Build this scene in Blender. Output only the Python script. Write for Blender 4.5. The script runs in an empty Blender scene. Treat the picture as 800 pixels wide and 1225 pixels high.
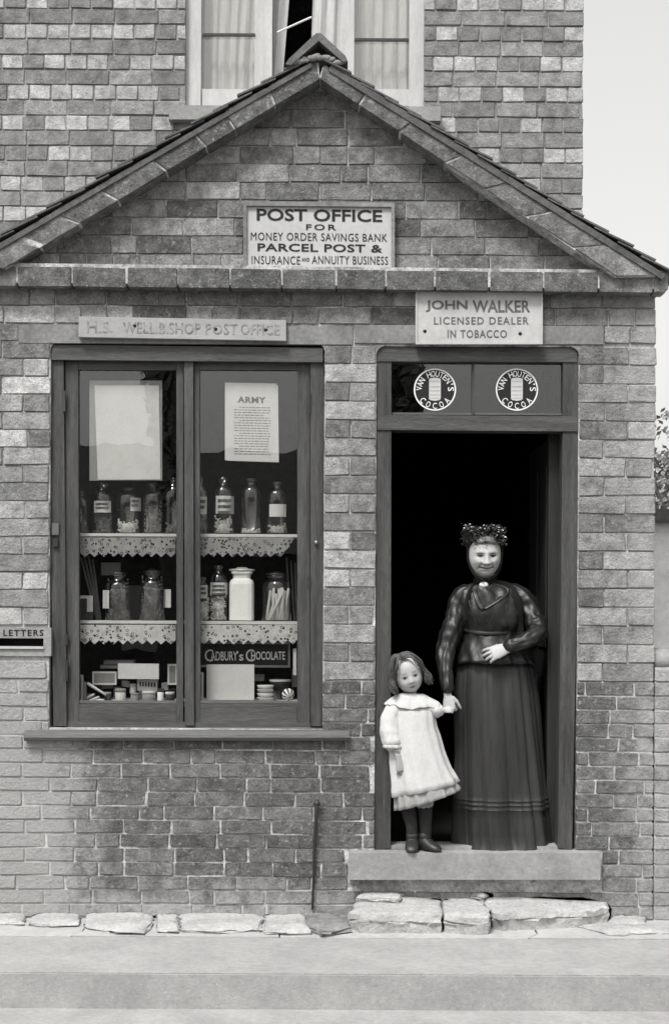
import bpy, bmesh, math, random
from mathutils import Vector, Matrix, noise

# ------------------------------------------------------------------ camera
SC = bpy.context.scene
COL = SC.collection
FPX, CX0, CY0, CD, CH = 1750.0, 400.0, 725.0, 7.0, 1.5
ROLL = math.radians(0.3)
cam = bpy.data.cameras.new('camera')
cam.sensor_fit = 'HORIZONTAL'; cam.sensor_width = 36
cam.lens = FPX / 800 * 36
cam.shift_y = 112.5 / 800
cam.clip_end = 2000
camo = bpy.data.objects.new('camera', cam); COL.objects.link(camo)
camo.matrix_world = Matrix.Translation((0, -CD, CH)) @ Matrix.Rotation(math.radians(90), 4, 'X') @ Matrix.Rotation(ROLL, 4, 'Z')
SC.camera = camo

# ------------------------------------------------------------------ light
SUN_EL, SUN_AZ = math.radians(56), math.radians(205)      # azimuth clockwise from +Y
w = bpy.data.worlds.new('World'); SC.world = w; w.use_nodes = True
nt = w.node_tree; nt.nodes.clear()
sky = nt.nodes.new('ShaderNodeTexSky'); sky.sky_type = 'NISHITA'; sky.sun_disc = False
sky.sun_elevation = SUN_EL; sky.sun_rotation = SUN_AZ; sky.dust_density = 5; sky.air_density = 1.5
bw = nt.nodes.new('ShaderNodeRGBToBW')
comb = nt.nodes.new('ShaderNodeMix'); comb.data_type = 'RGBA'; comb.blend_type = 'MULTIPLY'
comb.inputs[0].default_value = 1; comb.inputs[7].default_value = (1, .996, .985, 1)
bg = nt.nodes.new('ShaderNodeBackground'); bg.inputs['Strength'].default_value = 0.15
wo = nt.nodes.new('ShaderNodeOutputWorld')
nt.links.new(sky.outputs[0], bw.inputs[0]); veil = nt.nodes.new('ShaderNodeMix'); veil.inputs[0].default_value = .5; veil.inputs[3].default_value = 2.75
nt.links.new(bw.outputs[0], veil.inputs[2]); nt.links.new(veil.outputs[0], comb.inputs[6])
nt.links.new(comb.outputs[2], bg.inputs[0]); nt.links.new(bg.outputs[0], wo.inputs[0])
sl = bpy.data.lights.new('sun', 'SUN'); sl.energy = 1.7; sl.angle = math.radians(14); sl.color = (1, .995, .98)
so = bpy.data.objects.new('sun', sl); COL.objects.link(so)
sdir = Vector((math.sin(SUN_AZ) * math.cos(SUN_EL), math.cos(SUN_AZ) * math.cos(SUN_EL), math.sin(SUN_EL)))
so.rotation_euler = sdir.to_track_quat('Z', 'Y').to_euler()
SC.view_settings.view_transform = 'Standard'; SC.view_settings.look = 'None'
SC.view_settings.exposure = 1.0; SC.view_settings.gamma = 1
SC.view_settings.use_curve_mapping = False
SC.cycles.max_bounces = 8; SC.cycles.transparent_max_bounces = 12

RND = random.Random(7)
CA, SA = math.cos(ROLL), math.sin(ROLL)

def P(px, py, Y=0.0):
    """pixel of the photograph at depth Y -> world point"""
    x, y = px - CX0, py - CY0
    xt, yt = x * CA + y * SA, -x * SA + y * CA
    d = CD + Y
    return Vector((xt * d / FPX, Y, CH - yt * d / FPX))

def S(Y=0.0): return (CD + Y) / FPX          # metres per photo pixel

def R(x0, y0, x1, y1, Y=0.0):
    c = P((x0 + x1) / 2, (y0 + y1) / 2, Y); s = S(Y)
    return (c.x - (x1 - x0) / 2 * s, c.x + (x1 - x0) / 2 * s, c.z - (y1 - y0) / 2 * s, c.z + (y1 - y0) / 2 * s)

# ------------------------------------------------------------------ materials
def G(v, w=1.0): return (v, v * .994, v * .975, 1)

def mat(name, v, rough=.8, vary=.25, nscale=6.0, bump=.2, bscale=40.0, stretch=(1, 1, 1), spec=.3, attr=False,
        stain=None, speck=None, metal=0, sheen=0, bdist=.004, v2=None, detail=6):
    m = bpy.data.materials.new(name); m.use_nodes = True
    n = m.node_tree; N, L = n.nodes, n.links
    b = N['Principled BSDF']
    b.inputs['Roughness'].default_value = rough; b.inputs['Specular IOR Level'].default_value = spec
    b.inputs['Metallic'].default_value = metal
    if sheen: b.inputs['Sheen Weight'].default_value = sheen
    tc = N.new('ShaderNodeTexCoord'); mp = N.new('ShaderNodeMapping'); mp.inputs['Scale'].default_value = stretch
    geo = N.new('ShaderNodeNewGeometry')
    L.new(geo.outputs['Position'] if attr else tc.outputs['Object'], mp.inputs[0])
    nz = N.new('ShaderNodeTexNoise'); nz.inputs['Scale'].default_value = nscale; nz.inputs['Detail'].default_value = detail
    nz.inputs['Roughness'].default_value = .65
    L.new(mp.outputs[0], nz.inputs['Vector'])
    mr = N.new('ShaderNodeMapRange'); mr.inputs['From Min'].default_value = .3; mr.inputs['From Max'].default_value = .7
    mr.inputs['To Min'].default_value = 1 - vary; mr.inputs['To Max'].default_value = 1 + vary
    L.new(nz.outputs['Fac'], mr.inputs['Value'])
    n3 = N.new('ShaderNodeTexNoise'); n3.inputs['Scale'].default_value = nscale * 9; n3.inputs['Detail'].default_value = 4
    L.new(mp.outputs[0], n3.inputs['Vector'])
    mr3 = N.new('ShaderNodeMapRange'); mr3.inputs['From Min'].default_value = .3; mr3.inputs['From Max'].default_value = .7
    mr3.inputs['To Min'].default_value = 1 - vary * .6; mr3.inputs['To Max'].default_value = 1 + vary * .6
    L.new(n3.outputs['Fac'], mr3.inputs['Value'])
    mul0 = N.new('ShaderNodeMath'); mul0.operation = 'MULTIPLY'
    L.new(mr.outputs[0], mul0.inputs[0]); L.new(mr3.outputs[0], mul0.inputs[1])
    mx = N.new('ShaderNodeMix'); mx.data_type = 'RGBA'; mx.blend_type = 'MULTIPLY'; mx.inputs[0].default_value = 1
    if attr:
        at = N.new('ShaderNodeAttribute'); at.attribute_name = 'Col'; L.new(at.outputs['Color'], mx.inputs[6])
    else:
        mx.inputs[6].default_value = G(v)
    L.new(mul0.outputs[0], mx.inputs[7])
    out = mx.outputs[2]
    if speck:
        for sc_, lo, hi, val, amt in speck:
            ns = N.new('ShaderNodeTexNoise'); ns.inputs['Scale'].default_value = sc_; ns.inputs['Detail'].default_value = 5; ns.inputs['Roughness'].default_value = .7
            L.new(mp.outputs[0], ns.inputs['Vector'])
            ms = N.new('ShaderNodeMapRange'); ms.inputs['From Min'].default_value = lo; ms.inputs['From Max'].default_value = hi; ms.inputs['To Max'].default_value = amt
            L.new(ns.outputs['Fac'], ms.inputs['Value'])
            mm = N.new('ShaderNodeMix'); mm.data_type = 'RGBA'; mm.inputs[7].default_value = G(val)
            L.new(ms.outputs[0], mm.inputs[0]); L.new(out, mm.inputs[6]); out = mm.outputs[2]
    if stain:
        out = stain(N, L, geo, out)
    L.new(out, b.inputs['Base Color'])
    nb = N.new('ShaderNodeTexNoise'); nb.inputs['Scale'].default_value = bscale; nb.inputs['Detail'].default_value = 6
    nb.inputs['Roughness'].default_value = .7
    L.new(mp.outputs[0], nb.inputs['Vector'])
    bp = N.new('ShaderNodeBump'); bp.inputs['Strength'].default_value = bump; bp.inputs['Distance'].default_value = bdist
    L.new(nb.outputs['Fac'], bp.inputs['Height']); L.new(bp.outputs[0], b.inputs['Normal'])
    return m

def lime_stain(N, L, geo, col):
    """old limewash rubbed over the lower left of the wall"""
    sp = N.new('ShaderNodeSeparateXYZ'); L.new(geo.outputs['Position'], sp.inputs[0])
    nz = N.new('ShaderNodeTexNoise'); nz.inputs['Scale'].default_value = 11; nz.inputs['Detail'].default_value = 10
    nz.inputs['Roughness'].default_value = .75
    L.new(geo.outputs['Position'], nz.inputs['Vector'])
    def mrange(src, a, b, c, d):
        m = N.new('ShaderNodeMapRange'); m.interpolation_type = 'SMOOTHSTEP'
        for k, v in zip(('From Min', 'From Max', 'To Min', 'To Max'), (a, b, c, d)): m.inputs[k].default_value = v
        L.new(src, m.inputs['Value']); return m.outputs[0]
    def math_(op, a, b):
        m = N.new('ShaderNodeMath'); m.operation = op
        for i, q in enumerate((a, b)):
            if isinstance(q, float): m.inputs[i].default_value = q
            else: L.new(q, m.inputs[i])
        return m.outputs[0]
    left = math_('MULTIPLY', mrange(sp.outputs['X'], -1.5, -.85, 1.0, 0.0), mrange(sp.outputs['Z'], .5, 2.1, 1.0, .35))
    foot = mrange(sp.outputs['Z'], .02, .32, .7, 0.0)
    base = math_('MAXIMUM', left, foot)
    right = mrange(sp.outputs['X'], 1.1, 1.55, 0.0, .62)
    base = math_('MAXIMUM', base, right)
    f = math_('ADD', math_('MULTIPLY', base, .55), nz.outputs['Fac'])
    f = mrange(f, .60, 1.0, 0.0, .68)
    mx = N.new('ShaderNodeMix'); mx.data_type = 'RGBA'; mx.inputs[7].default_value = G(.42)
    L.new(f, mx.inputs[0]); L.new(col, mx.inputs[6])
    return mx.outputs[2]

M = {}
M['brick'] = mat('brick', .2, .9, .5, 16, 1.0, 58, attr=True, stain=lime_stain, bdist=.011, spec=.15, speck=((38, .56, .68, .34, .75), (60, .60, .70, .03, .8), (150, .58, .7, .4, .5)))
M['house_brick'] = mat('house_brick', .2, .9, .4, 16, 1.0, 58, attr=True, bdist=.009, spec=.15, speck=((45, .58, .7, .3, .5), (60, .62, .7, .05, .5)))
M['mortar'] = mat('mortar', .42, .95, .5, 9, 1.0, 45, stain=lime_stain, speck=((16, .52, .62, .08, .6), (40, .58, .7, .5, .7)), bdist=.006, spec=.1)
M['house_mortar'] = mat('house_mortar', .26, .95, .35, 9, .8, 60, spec=.1)
M['stone'] = mat('stone', .2, .9, .3, 5, .6, 70, spec=.15, speck=((50, .6, .7, .05, .5), (70, .6, .7, .35, .5)))
M['step_stone'] = mat('step_stone', .27, .9, .2, 5, .45, 80, spec=.1, bdist=.008, speck=((26, .62, .72, .2, .5), (110, .58, .7, .16, .45), (60, .6, .7, .6, .3)))
M['white_stone'] = mat('white_stone', .42, .9, .22, 6, 1.0, 22, spec=.1, bdist=.02, speck=((30, .6, .72, .15, .6), (90, .6, .7, .12, .5)))
M['pavement'] = mat('pavement', .32, .9, .14, 3, .8, 60, spec=.1, bdist=.008, speck=((26, .62, .72, .2, .5), (110, .58, .7, .16, .45), (60, .6, .7, .6, .3)))
M['flag'] = mat('flag', .40, .9, .14, 3, .8, 40, spec=.1, bdist=.01, speck=((26, .62, .72, .2, .5), (110, .58, .7, .16, .45), (60, .6, .7, .6, .3)))
M['kerb'] = mat('kerb', .31, .9, .14, 5, .45, 90, spec=.1, bdist=.008, speck=((26, .62, .72, .2, .5), (110, .58, .7, .16, .45), (60, .6, .7, .6, .3)))
M['road'] = mat('road', .17, .95, .14, 2, .9, 50, spec=.05, bdist=.01, speck=((26, .62, .72, .2, .5), (110, .58, .7, .16, .45), (60, .6, .7, .6, .3)))
M['wood'] = mat('wood', .052, .55, .5, 3, .5, 30, (9, 9, .7), spec=.4, speck=((30, .62, .74, .22, .5), (12, .6, .75, .02, .5)))
M['wood_h'] = mat('wood_h', .06, .55, .5, 3, .5, 30, (.7, 9, 9), spec=.4, speck=((30, .62, .74, .22, .5), (12, .6, .75, .02, .5)))
M['door_wood'] = mat('door_wood', .052, .6, .5, 3, .5, 30, (9, 9, .7), spec=.35, speck=((30, .62, .74, .22, .5), (12, .6, .75, .02, .5)))
M['door_wood_h'] = mat('door_wood_h', .058, .6, .5, 3, .5, 30, (.7, 9, 9), spec=.35, speck=((30, .62, .74, .22, .5), (12, .6, .75, .02, .5)))
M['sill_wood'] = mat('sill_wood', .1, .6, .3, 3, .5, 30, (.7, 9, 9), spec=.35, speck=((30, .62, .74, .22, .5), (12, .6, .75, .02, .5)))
M['dark_wood'] = mat('dark_wood', .022, .6, .3, 3, .4, 30, (9, 9, .7), spec=.3)
M['white_wood'] = mat('white_wood', .45, .6, .12, 4, .3, 30, (6, 6, 1), spec=.3)
M['tile'] = mat('tile', .1, .85, .35, 8, .8, 50, spec=.2)
M['ridge'] = mat('ridge', .13, .85, .3, 8, .8, 50, spec=.2)
M['sign'] = mat('sign', .42, .55, .08, 5, .15, 60, spec=.4)
M['old_sign'] = mat('old_sign', .32, .7, .14, 5, .3, 60, (1, 3, 3), spec=.3)
M['tobacco_sign'] = mat('tobacco_sign', .42, .6, .12, 5, .2, 60, spec=.3)
M['black_letter'] = mat('black_letter', .012, .6, .1, 5, .1)
M['grey_letter'] = mat('grey_letter', .10, .7, .3, 30, .1)
M['faint_letter'] = mat('faint_letter', .225, .8, .6, 40, .1)
M['white_letter'] = mat('white_letter', .72, .6, .08, 5, .05)
M['black'] = mat('black', .006, .5, .1, 5, .05)
M['iron'] = mat('iron', .02, .45, .3, 20, .3, spec=.5)
M['paper'] = mat('paper', .5, .8, .07, 9, .25, 25, spec=.2)
M['card_back'] = mat('card_back', .22, .8, .1, 9, .2)
M['ceramic'] = mat('ceramic', .7, .3, .06, 9, .05, spec=.5)
M['mid_card'] = mat('mid_card', .2, .7, .2, 20, .1)
M['dark_card'] = mat('dark_card', .04, .7, .2, 20, .1)
M['sweets'] = mat('sweets', .65, .5, .3, 60, .3)
M['dark_sweets'] = mat('dark_sweets', .11, .6, .4, 60, .3)
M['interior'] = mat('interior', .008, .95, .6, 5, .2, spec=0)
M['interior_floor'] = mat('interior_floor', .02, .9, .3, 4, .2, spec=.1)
M['shelf'] = mat('shelf', .5, .7, .1, 4, .2)
M['silk'] = mat('silk', .010, .42, .3, 9, .25, 26, (2, 2, .5), spec=.42, bdist=.01, detail=3)
M['skirt'] = mat('skirt', .026, .55, .3, 3, .2, 9, (3, 3, .4), spec=.35, bdist=.01)
M['velvet'] = mat('velvet', .004, .9, .2, 7, .2)
M['jet'] = mat('jet', .012, .3, .6, 60, .2, spec=.9)
M['cotton'] = mat('cotton', .5, .9, .08, 10, .45, 14, (1.4, 1.4, .8), spec=.1, bdist=.012)
M['cotton_dark'] = mat('cotton_dark', .3, .9, .2, 14, .7, 30, (3, 3, .5), spec=.1, bdist=.01)
M['hair'] = mat('hair', .075, .45, .5, 30, .5, 90, (5, 5, 1), spec=.5)
M['old_hair'] = mat('old_hair', .2, .6, .4, 40, .4, 90)
M['stocking'] = mat('stocking', .025, .8, .2, 30, .3, 90)
M['leather'] = mat('leather', .018, .5, .3, 20, .3, 60, spec=.6)
M['skin'] = mat('skin', .4, .6, .05, 30, .12, 90, attr=True, spec=.3)
M['leaf'] = mat('leaf', .3, .8, .4, 3, .2)
M['bark'] = mat('bark', .08, .9, .3, 10, .6)
M['limewash'] = mat('limewash', .5, .9, .15, 3, .5, 30)
M['roof_far'] = mat('roof_far', .07, .9, .3, 6, .5, 30)
M['brass'] = mat('brass', .35, .3, .2, 20, .1, metal=1)

def glass(name, fac, rough, tint=.96):
    m = bpy.data.materials.new(name); m.use_nodes = True
    N, L = m.node_tree.nodes, m.node_tree.links; N.clear()
    o = N.new('ShaderNodeOutputMaterial'); mix = N.new('ShaderNodeMixShader')
    t = N.new('ShaderNodeBsdfTransparent'); t.inputs[0].default_value = (tint, tint, tint * .99, 1)
    g = N.new('ShaderNodeBsdfGlossy'); g.inputs['Roughness'].default_value = rough
    lw = N.new('ShaderNodeLayerWeight'); lw.inputs[0].default_value = .5
    pw = N.new('ShaderNodeMath'); pw.operation = 'POWER'; pw.inputs[1].default_value = 5
    L.new(lw.outputs['Facing'], pw.inputs[0])
    fr = N.new('ShaderNodeMath'); fr.operation = 'MULTIPLY_ADD'; fr.inputs[1].default_value = .95; fr.inputs[2].default_value = .04
    L.new(pw.outputs[0], fr.inputs[0])
    ad = N.new('ShaderNodeMath'); ad.operation = 'ADD'; ad.inputs[1].default_value = fac
    tc = N.new('ShaderNodeTexCoord'); nz = N.new('ShaderNodeTexNoise'); nz.inputs['Scale'].default_value = 3
    bp = N.new('ShaderNodeBump'); bp.inputs['Strength'].default_value = .12; bp.inputs['Distance'].default_value = .01
    L.new(tc.outputs['Object'], nz.inputs['Vector']); L.new(nz.outputs['Fac'], bp.inputs['Height'])
    L.new(bp.outputs[0], g.inputs['Normal'])
    L.new(fr.outputs[0], ad.inputs[0]); L.new(ad.outputs[0], mix.inputs[0])
    L.new(t.outputs[0], mix.inputs[1]); L.new(g.outputs[0], mix.inputs[2]); L.new(mix.outputs[0], o.inputs[0])
    return m
M['pane'] = glass('pane', .025, .0)
M['jar_glass'] = glass('jar_glass', .06, .06, .97)

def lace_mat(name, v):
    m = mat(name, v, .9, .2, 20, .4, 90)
    N, L = m.node_tree.nodes, m.node_tree.links
    b = N['Principled BSDF']
    tc = N.new('ShaderNodeTexCoord'); vo = N.new('ShaderNodeTexVoronoi'); vo.inputs['Scale'].default_value = 52
    vo.inputs['Randomness'].default_value = .75
    vm = N.new('ShaderNodeMapping'); vm.inputs['Scale'].default_value = (1, 0, 1)
    L.new(tc.outputs['Object'], vm.inputs[0]); L.new(vm.outputs[0], vo.inputs['Vector'])
    sb = N.new('ShaderNodeMath'); sb.operation = 'SUBTRACT'; sb.inputs[1].default_value = .30; L.new(vo.outputs['Distance'], sb.inputs[0])
    ab = N.new('ShaderNodeMath'); ab.operation = 'ABSOLUTE'; L.new(sb.outputs[0], ab.inputs[0])
    mr = N.new('ShaderNodeMapRange')
    for k, q in zip(('From Min', 'From Max', 'To Min', 'To Max'), (.05, .09, 0, 1)): mr.inputs[k].default_value = q
    L.new(ab.outputs[0], mr.inputs['Value'])
    L.new(mr.outputs[0], b.inputs['Alpha'])
    return m
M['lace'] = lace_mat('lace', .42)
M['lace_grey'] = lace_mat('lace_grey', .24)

# ------------------------------------------------------------------ mesh helpers
WL = {}          # world translation of the objects that parent others

def new_bm():
    bm = bmesh.new(); bm.loops.layers.float_color.new('Col'); return bm

def paint(bm, faces, v):
    cl = bm.loops.layers.float_color['Col']
    c = G(v)
    for f in faces:
        for l in f.loops: l[cl] = c

def face(bm, vs):
    try: return bm.faces.new(vs)
    except ValueError: return None

def box(bm, x0, x1, y0, y1, z0, z1, T=None):
    if x0 > x1: x0, x1 = x1, x0
    if y0 > y1: y0, y1 = y1, y0
    if z0 > z1: z0, z1 = z1, z0
    v = [bm.verts.new((x, y, z) if T is None else T @ Vector((x, y, z))) for x in (x0, x1) for y in (y0, y1) for z in (z0, z1)]
    fs = [(0, 1, 3, 2), (4, 6, 7, 5), (0, 4, 5, 1), (2, 3, 7, 6), (0, 2, 6, 4), (1, 5, 7, 3)]
    return [bm.faces.new([v[i] for i in f]) for f in fs]

def prism(bm, pts, y0, y1):
    """polygon in x-z (list of (x, z)) extruded from y0 to y1"""
    a = [bm.verts.new((p[0], y0, p[1])) for p in pts]; b = [bm.verts.new((p[0], y1, p[1])) for p in pts]
    n = len(pts); fs = [bm.faces.new(a), bm.faces.new(b[::-1])]
    for i in range(n): fs.append(bm.faces.new([a[i], b[i], b[(i + 1) % n], a[(i + 1) % n]]))
    return fs

def loft(bm, rings, cap=True, closed=True):
    vr = [[bm.verts.new(p) for p in r] for r in rings]
    n = len(vr[0]); fs = []
    for a, b in zip(vr, vr[1:]):
        for i in range(n if closed else n - 1):
            j = (i + 1) % n
            fs.append(bm.faces.new([a[i], a[j], b[j], b[i]]))
    if cap and closed:
        fs.append(bm.faces.new(vr[0][::-1])); fs.append(bm.faces.new(vr[-1]))
    return fs

def lathe(bm, prof, c, n=20, sx=1, sy=1):
    """prof: list of (r, z) from bottom to top"""
    return loft(bm, [[(c[0] + r * sx * math.cos(2 * math.pi * i / n), c[1] + r * sy * math.sin(2 * math.pi * i / n), c[2] + z)
                      for i in range(n)] for r, z in prof])

def tube(bm, pts, rad, n=8, flat=None, fold=None):
    pts = [Vector(p) for p in pts]
    if not isinstance(rad, (list, tuple)): rad = [rad] * len(pts)
    rings = []; ref = None
    for i, p in enumerate(pts):
        d = (pts[min(i + 1, len(pts) - 1)] - pts[max(i - 1, 0)]).normalized()
        if ref is None:
            ref = Vector((0, 1, 0)) if abs(d.y) < .9 else Vector((1, 0, 0))
        u = (ref - d * ref.dot(d)).normalized(); v = d.cross(u); ref = u
        r = rad[i]; ru, rv = (r, r) if flat is None else (r * flat[0], r * flat[1])
        ring = []
        for k in range(n):
            a = 2 * math.pi * k / n
            q = 1 if fold is None else fold(i, a)
            ring.append(p + u * math.cos(a) * ru * q + v * math.sin(a) * rv * q)
        rings.append(ring)
    def round_end(r0, p, d, r):
        return [p + (Vector(q) - p) * .55 + d * r * .6 for q in r0]
    d0 = (pts[0] - pts[1]).normalized(); d1 = (pts[-1] - pts[-2]).normalized()
    rings = [round_end(rings[0], pts[0], d0, rad[0])] + rings + [round_end(rings[-1], pts[-1], d1, rad[-1])]
    return loft(bm, rings)

def smooth_path(pts, rad, k=4):
    """catmull-rom refinement"""
    pts = [Vector(p) for p in pts]; out, ro = [], []
    for i in range(len(pts) - 1):
        p0, p1, p2, p3 = pts[max(i - 1, 0)], pts[i], pts[i + 1], pts[min(i + 2, len(pts) - 1)]
        for j in range(k):
            t = j / k
            out.append(.5 * ((2 * p1) + (p2 - p0) * t + (2 * p0 - 5 * p1 + 4 * p2 - p3) * t * t + (3 * p1 - p0 - 3 * p2 + p3) * t ** 3))
            ro.append(rad[i] * (1 - t) + rad[i + 1] * t)
    out.append(pts[-1]); ro.append(rad[-1])
    return out, ro

def ball(bm, c, r, n=12, m=8, s=(1, 1, 1)):
    rings = []
    for j in range(1, m):
        a = -math.pi / 2 + math.pi * j / m
        rings.append([(c[0] + r * s[0] * math.cos(a) * math.cos(2 * math.pi * i / n), c[1] + r * s[1] * math.cos(a) * math.sin(2 * math.pi * i / n),
                       c[2] + r * s[2] * math.sin(a)) for i in range(n)])
    return loft(bm, rings)

def mk(name, bm, m, parent=None, smooth=False, bevel=0, segs=2, recenter=True):
    if bevel:
        es = [e for e in bm.edges if e.is_manifold and e.calc_face_angle(0) > .5]
        bmesh.ops.bevel(bm, geom=es, offset=bevel, segments=segs, affect='EDGES', clamp_overlap=True)
    bmesh.ops.recalc_face_normals(bm, faces=bm.faces)
    me = bpy.data.meshes.new(name); bm.to_mesh(me); bm.free()
    for mm in (m if isinstance(m, (list, tuple)) else [m]): me.materials.append(mm)
    if smooth:
        for p in me.polygons: p.use_smooth = True
    o = bpy.data.objects.new(name, me); COL.objects.link(o)
    if parent is not None:
        o.parent = parent; o.matrix_parent_inverse = Matrix.Translation(-WL.get(parent.name, Vector((0, 0, 0))))
        WL[o.name] = Vector((0, 0, 0))
    elif recenter and len(me.vertices):
        xs = [v.co for v in me.vertices]
        c = Vector(((min(q.x for q in xs) + max(q.x for q in xs)) / 2, (min(q.y for q in xs) + max(q.y for q in xs)) / 2, min(q.z for q in xs)))
        me.transform(Matrix.Translation(-c)); o.location = c; WL[o.name] = c
    else: WL[o.name] = Vector((0, 0, 0))
    return o

def tag(o, label, cat, group=None):
    o['label'] = label; o['category'] = cat
    if group: o['group'] = group
    return o

def struct(o): o['kind'] = 'structure'; return o

def thing(name, loc, label, cat, group=None):
    o = bpy.data.objects.new(name, None); COL.objects.link(o); o.location = loc; WL[o.name] = Vector(loc)
    o.empty_display_size = .1
    return tag(o, label, cat, group)

def autosmooth(o, ang=40):
    me = o.data
    for p in me.polygons: p.use_smooth = True
    bm = bmesh.new(); bm.from_mesh(me)
    for e in bm.edges:
        if len(e.link_faces) == 2 and e.calc_face_angle(0) > math.radians(ang): e.smooth = False
    bm.to_mesh(me); bm.free()
    return o

def text_verts(s, bold=0.0, spacing=1.0, shear=0.0):
    cu = bpy.data.curves.new('lettering', 'FONT'); cu.body = s; cu.offset = bold; cu.extrude = .02
    cu.space_character = spacing; cu.resolution_u = 3; cu.shear = shear
    ob = bpy.data.objects.new('lettering', cu); COL.objects.link(ob)
    dg = bpy.context.evaluated_depsgraph_get(); dg.update()
    me = bpy.data.meshes.new_from_object(ob.evaluated_get(dg))
    bpy.data.objects.remove(ob); bpy.data.curves.remove(cu)
    vs = [v.co.copy() for v in me.vertices]; fs = [tuple(p.vertices) for p in me.polygons]
    bpy.data.meshes.remove(me)
    return vs, fs

def text_into(bm, s, x0, y0, x1, y1, Y, bold=0.0, spacing=1.0, depth=.0015, tilt=0.0, serif=False):
    """lettering fitted into the photo rectangle x0..x1, y0 (top)..y1 (bottom) at depth Y"""
    vs, fs = text_verts(s, bold, spacing)
    ax, bx = min(v.x for v in vs), max(v.x for v in vs); ay, by = min(v.y for v in vs), max(v.y for v in vs)
    az, bz = min(v.z for v in vs), max(v.z for v in vs)
    nv = []
    for v in vs:
        u = (v.x - ax) / (bx - ax); t = (v.y - ay) / (by - ay); d = (v.z - az) / (bz - az)
        px = x0 + u * (x1 - x0); py = y1 + t * (y0 - y1) + tilt * (px - (x0 + x1) / 2)
        q = P(px, py, Y); q.y = Y - d * depth
        nv.append(bm.verts.new(q))
    for f in fs: face(bm, [nv[i] for i in f])

# ------------------------------------------------------------------ bricks
def brick(bm, q, yf, rng, tone, worn=.0032, back=.03, fn=None):
    """q: four (u, w) corners of the brick front, counter-clockwise; fn maps (u, depth, w) to the world"""
    pts = []
    n = 4
    for i in range(n):
        a, p, b = Vector(q[i - 1]), Vector(q[i]), Vector(q[(i + 1) % n])
        k = rng.uniform(.4, 1.5) * worn
        da, db = (a - p), (b - p)
        pts.append(p + da.normalized() * min(k, da.length * .3)); pts.append(p + db.normalized() * min(k, db.length * .3))
    c = sum(pts, Vector((0, 0))) / 8
    yj = yf + rng.gauss(0, .0016); tiltx = rng.gauss(0, .015); tilty = rng.gauss(0, .02)
    def ring(inset, y, jit):
        r = []
        for p in pts:
            d = (c - p); pp = p + d.normalized() * inset + Vector((rng.gauss(0, jit), rng.gauss(0, jit)))
            yy = y + ((p.x - c.x) * tiltx + (p.y - c.y) * tilty if y < yf + .02 else 0)
            r.append(bm.verts.new(fn(pp.x, yy, pp.y)))
        return r
    r0, r1, r2 = ring(.0045, yj, .0012), ring(0, yj + .0045, .0008), ring(0, yf + back, 0)
    fs = [bm.faces.new(r0)]
    for A, B in ((r0, r1), (r1, r2)):
        for i in range(8):
            fs.append(bm.faces.new([A[i], B[i], B[(i + 1) % 8], A[(i + 1) % 8]]))
    paint(bm, fs, max(.02, tone))

def wall_bricks(bm, x0, x1, z0, course, rows, L, gap, holes, tonefn, yf=0.0, top=None, fn=None, rng=None, start=0):
    rng = rng or RND; fn = fn or (lambda u, d, w: (u, d, w))
    for r in range(rows):
        zb = z0 + r * course; zt = zb + course - gap; zm = (zb + zt) / 2
        lim0, lim1 = x0, x1
        if top:
            t = top(zm)
            if t is None: break
            lim0, lim1 = max(x0, t[0]), min(x1, t[1])
        x = x0 + (-(L / 2) if r % 2 else 0) - rng.uniform(0, .04); i = 0
        while x < lim1:
            head = tonefn(r + start, i, 'len', x, zm)
            ln = (L * .5 if head else L) * rng.uniform(.97, 1.03)
            a, b = max(x, lim0), min(x + ln - gap, lim1); x += ln; i += 1
            segs = [(a, b)]
            for hx0, hx1, hz0, hz1 in holes:
                if zb < hz1 - .012 and zt > hz0 + .012:
                    ns = []
                    for a, b in segs:
                        if b <= hx0 or a >= hx1: ns.append((a, b)); continue
                        if a < hx0: ns.append((a, hx0))
                        if b > hx1: ns.append((hx1, b))
                    segs = ns
            for a, b in segs:
                if b - a < .025: continue
                j = lambda: rng.gauss(0, .0015)
                brick(bm, [(a + j(), zb + j()), (b + j(), zb + j()), (b + j(), zt + j()), (a + j(), zt + j())], yf, rng,
                      tonefn(r + start, i, 'tone', (a + b) / 2, zm), fn=fn)

def pier_bricks(bm, x0, x1, z0, course, rows, gap, pats, tonefn, rng, start=0, yf=0.0):
    for r in range(rows):
        pt = pats[r % len(pats)]; zb = z0 + r * course; zt = zb + course - gap; u = 0
        for f in pt:
            a = x0 + (x1 - x0) * u; u += f * rng.uniform(.97, 1.03) if u + f < .99 else f; u = min(u, 1.0)
            b = x0 + (x1 - x0) * u - (gap if u < .99 else 0)
            j = lambda: rng.gauss(0, .0018)
            brick(bm, [(a + j(), zb + j()), (b + j(), zb + j()), (b + j(), zt + j()), (a + j(), zt + j())], yf, rng, tonefn(r + start, 0, 'tone', (a + b) / 2, zb), fn=lambda p, d, w_: (p, d, w_))

def slab_with_holes(bm, x0, x1, y0, y1, z0, z1, holes):
    xs = sorted({x0, x1, *[min(max(h[0], x0), x1) for h in holes], *[min(max(h[1], x0), x1) for h in holes]})
    for a, b in zip(xs, xs[1:]):
        if b - a < 1e-5: continue
        mid = (a + b) / 2
        zz = sorted([(h[2], h[3]) for h in holes if h[0] < mid < h[1]])
        z = z0
        for c, d in zz:
            if c > z: box(bm, a, b, y0, y1, z, c)
            z = max(z, d)
        if z < z1: box(bm, a, b, y0, y1, z, z1)

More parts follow.
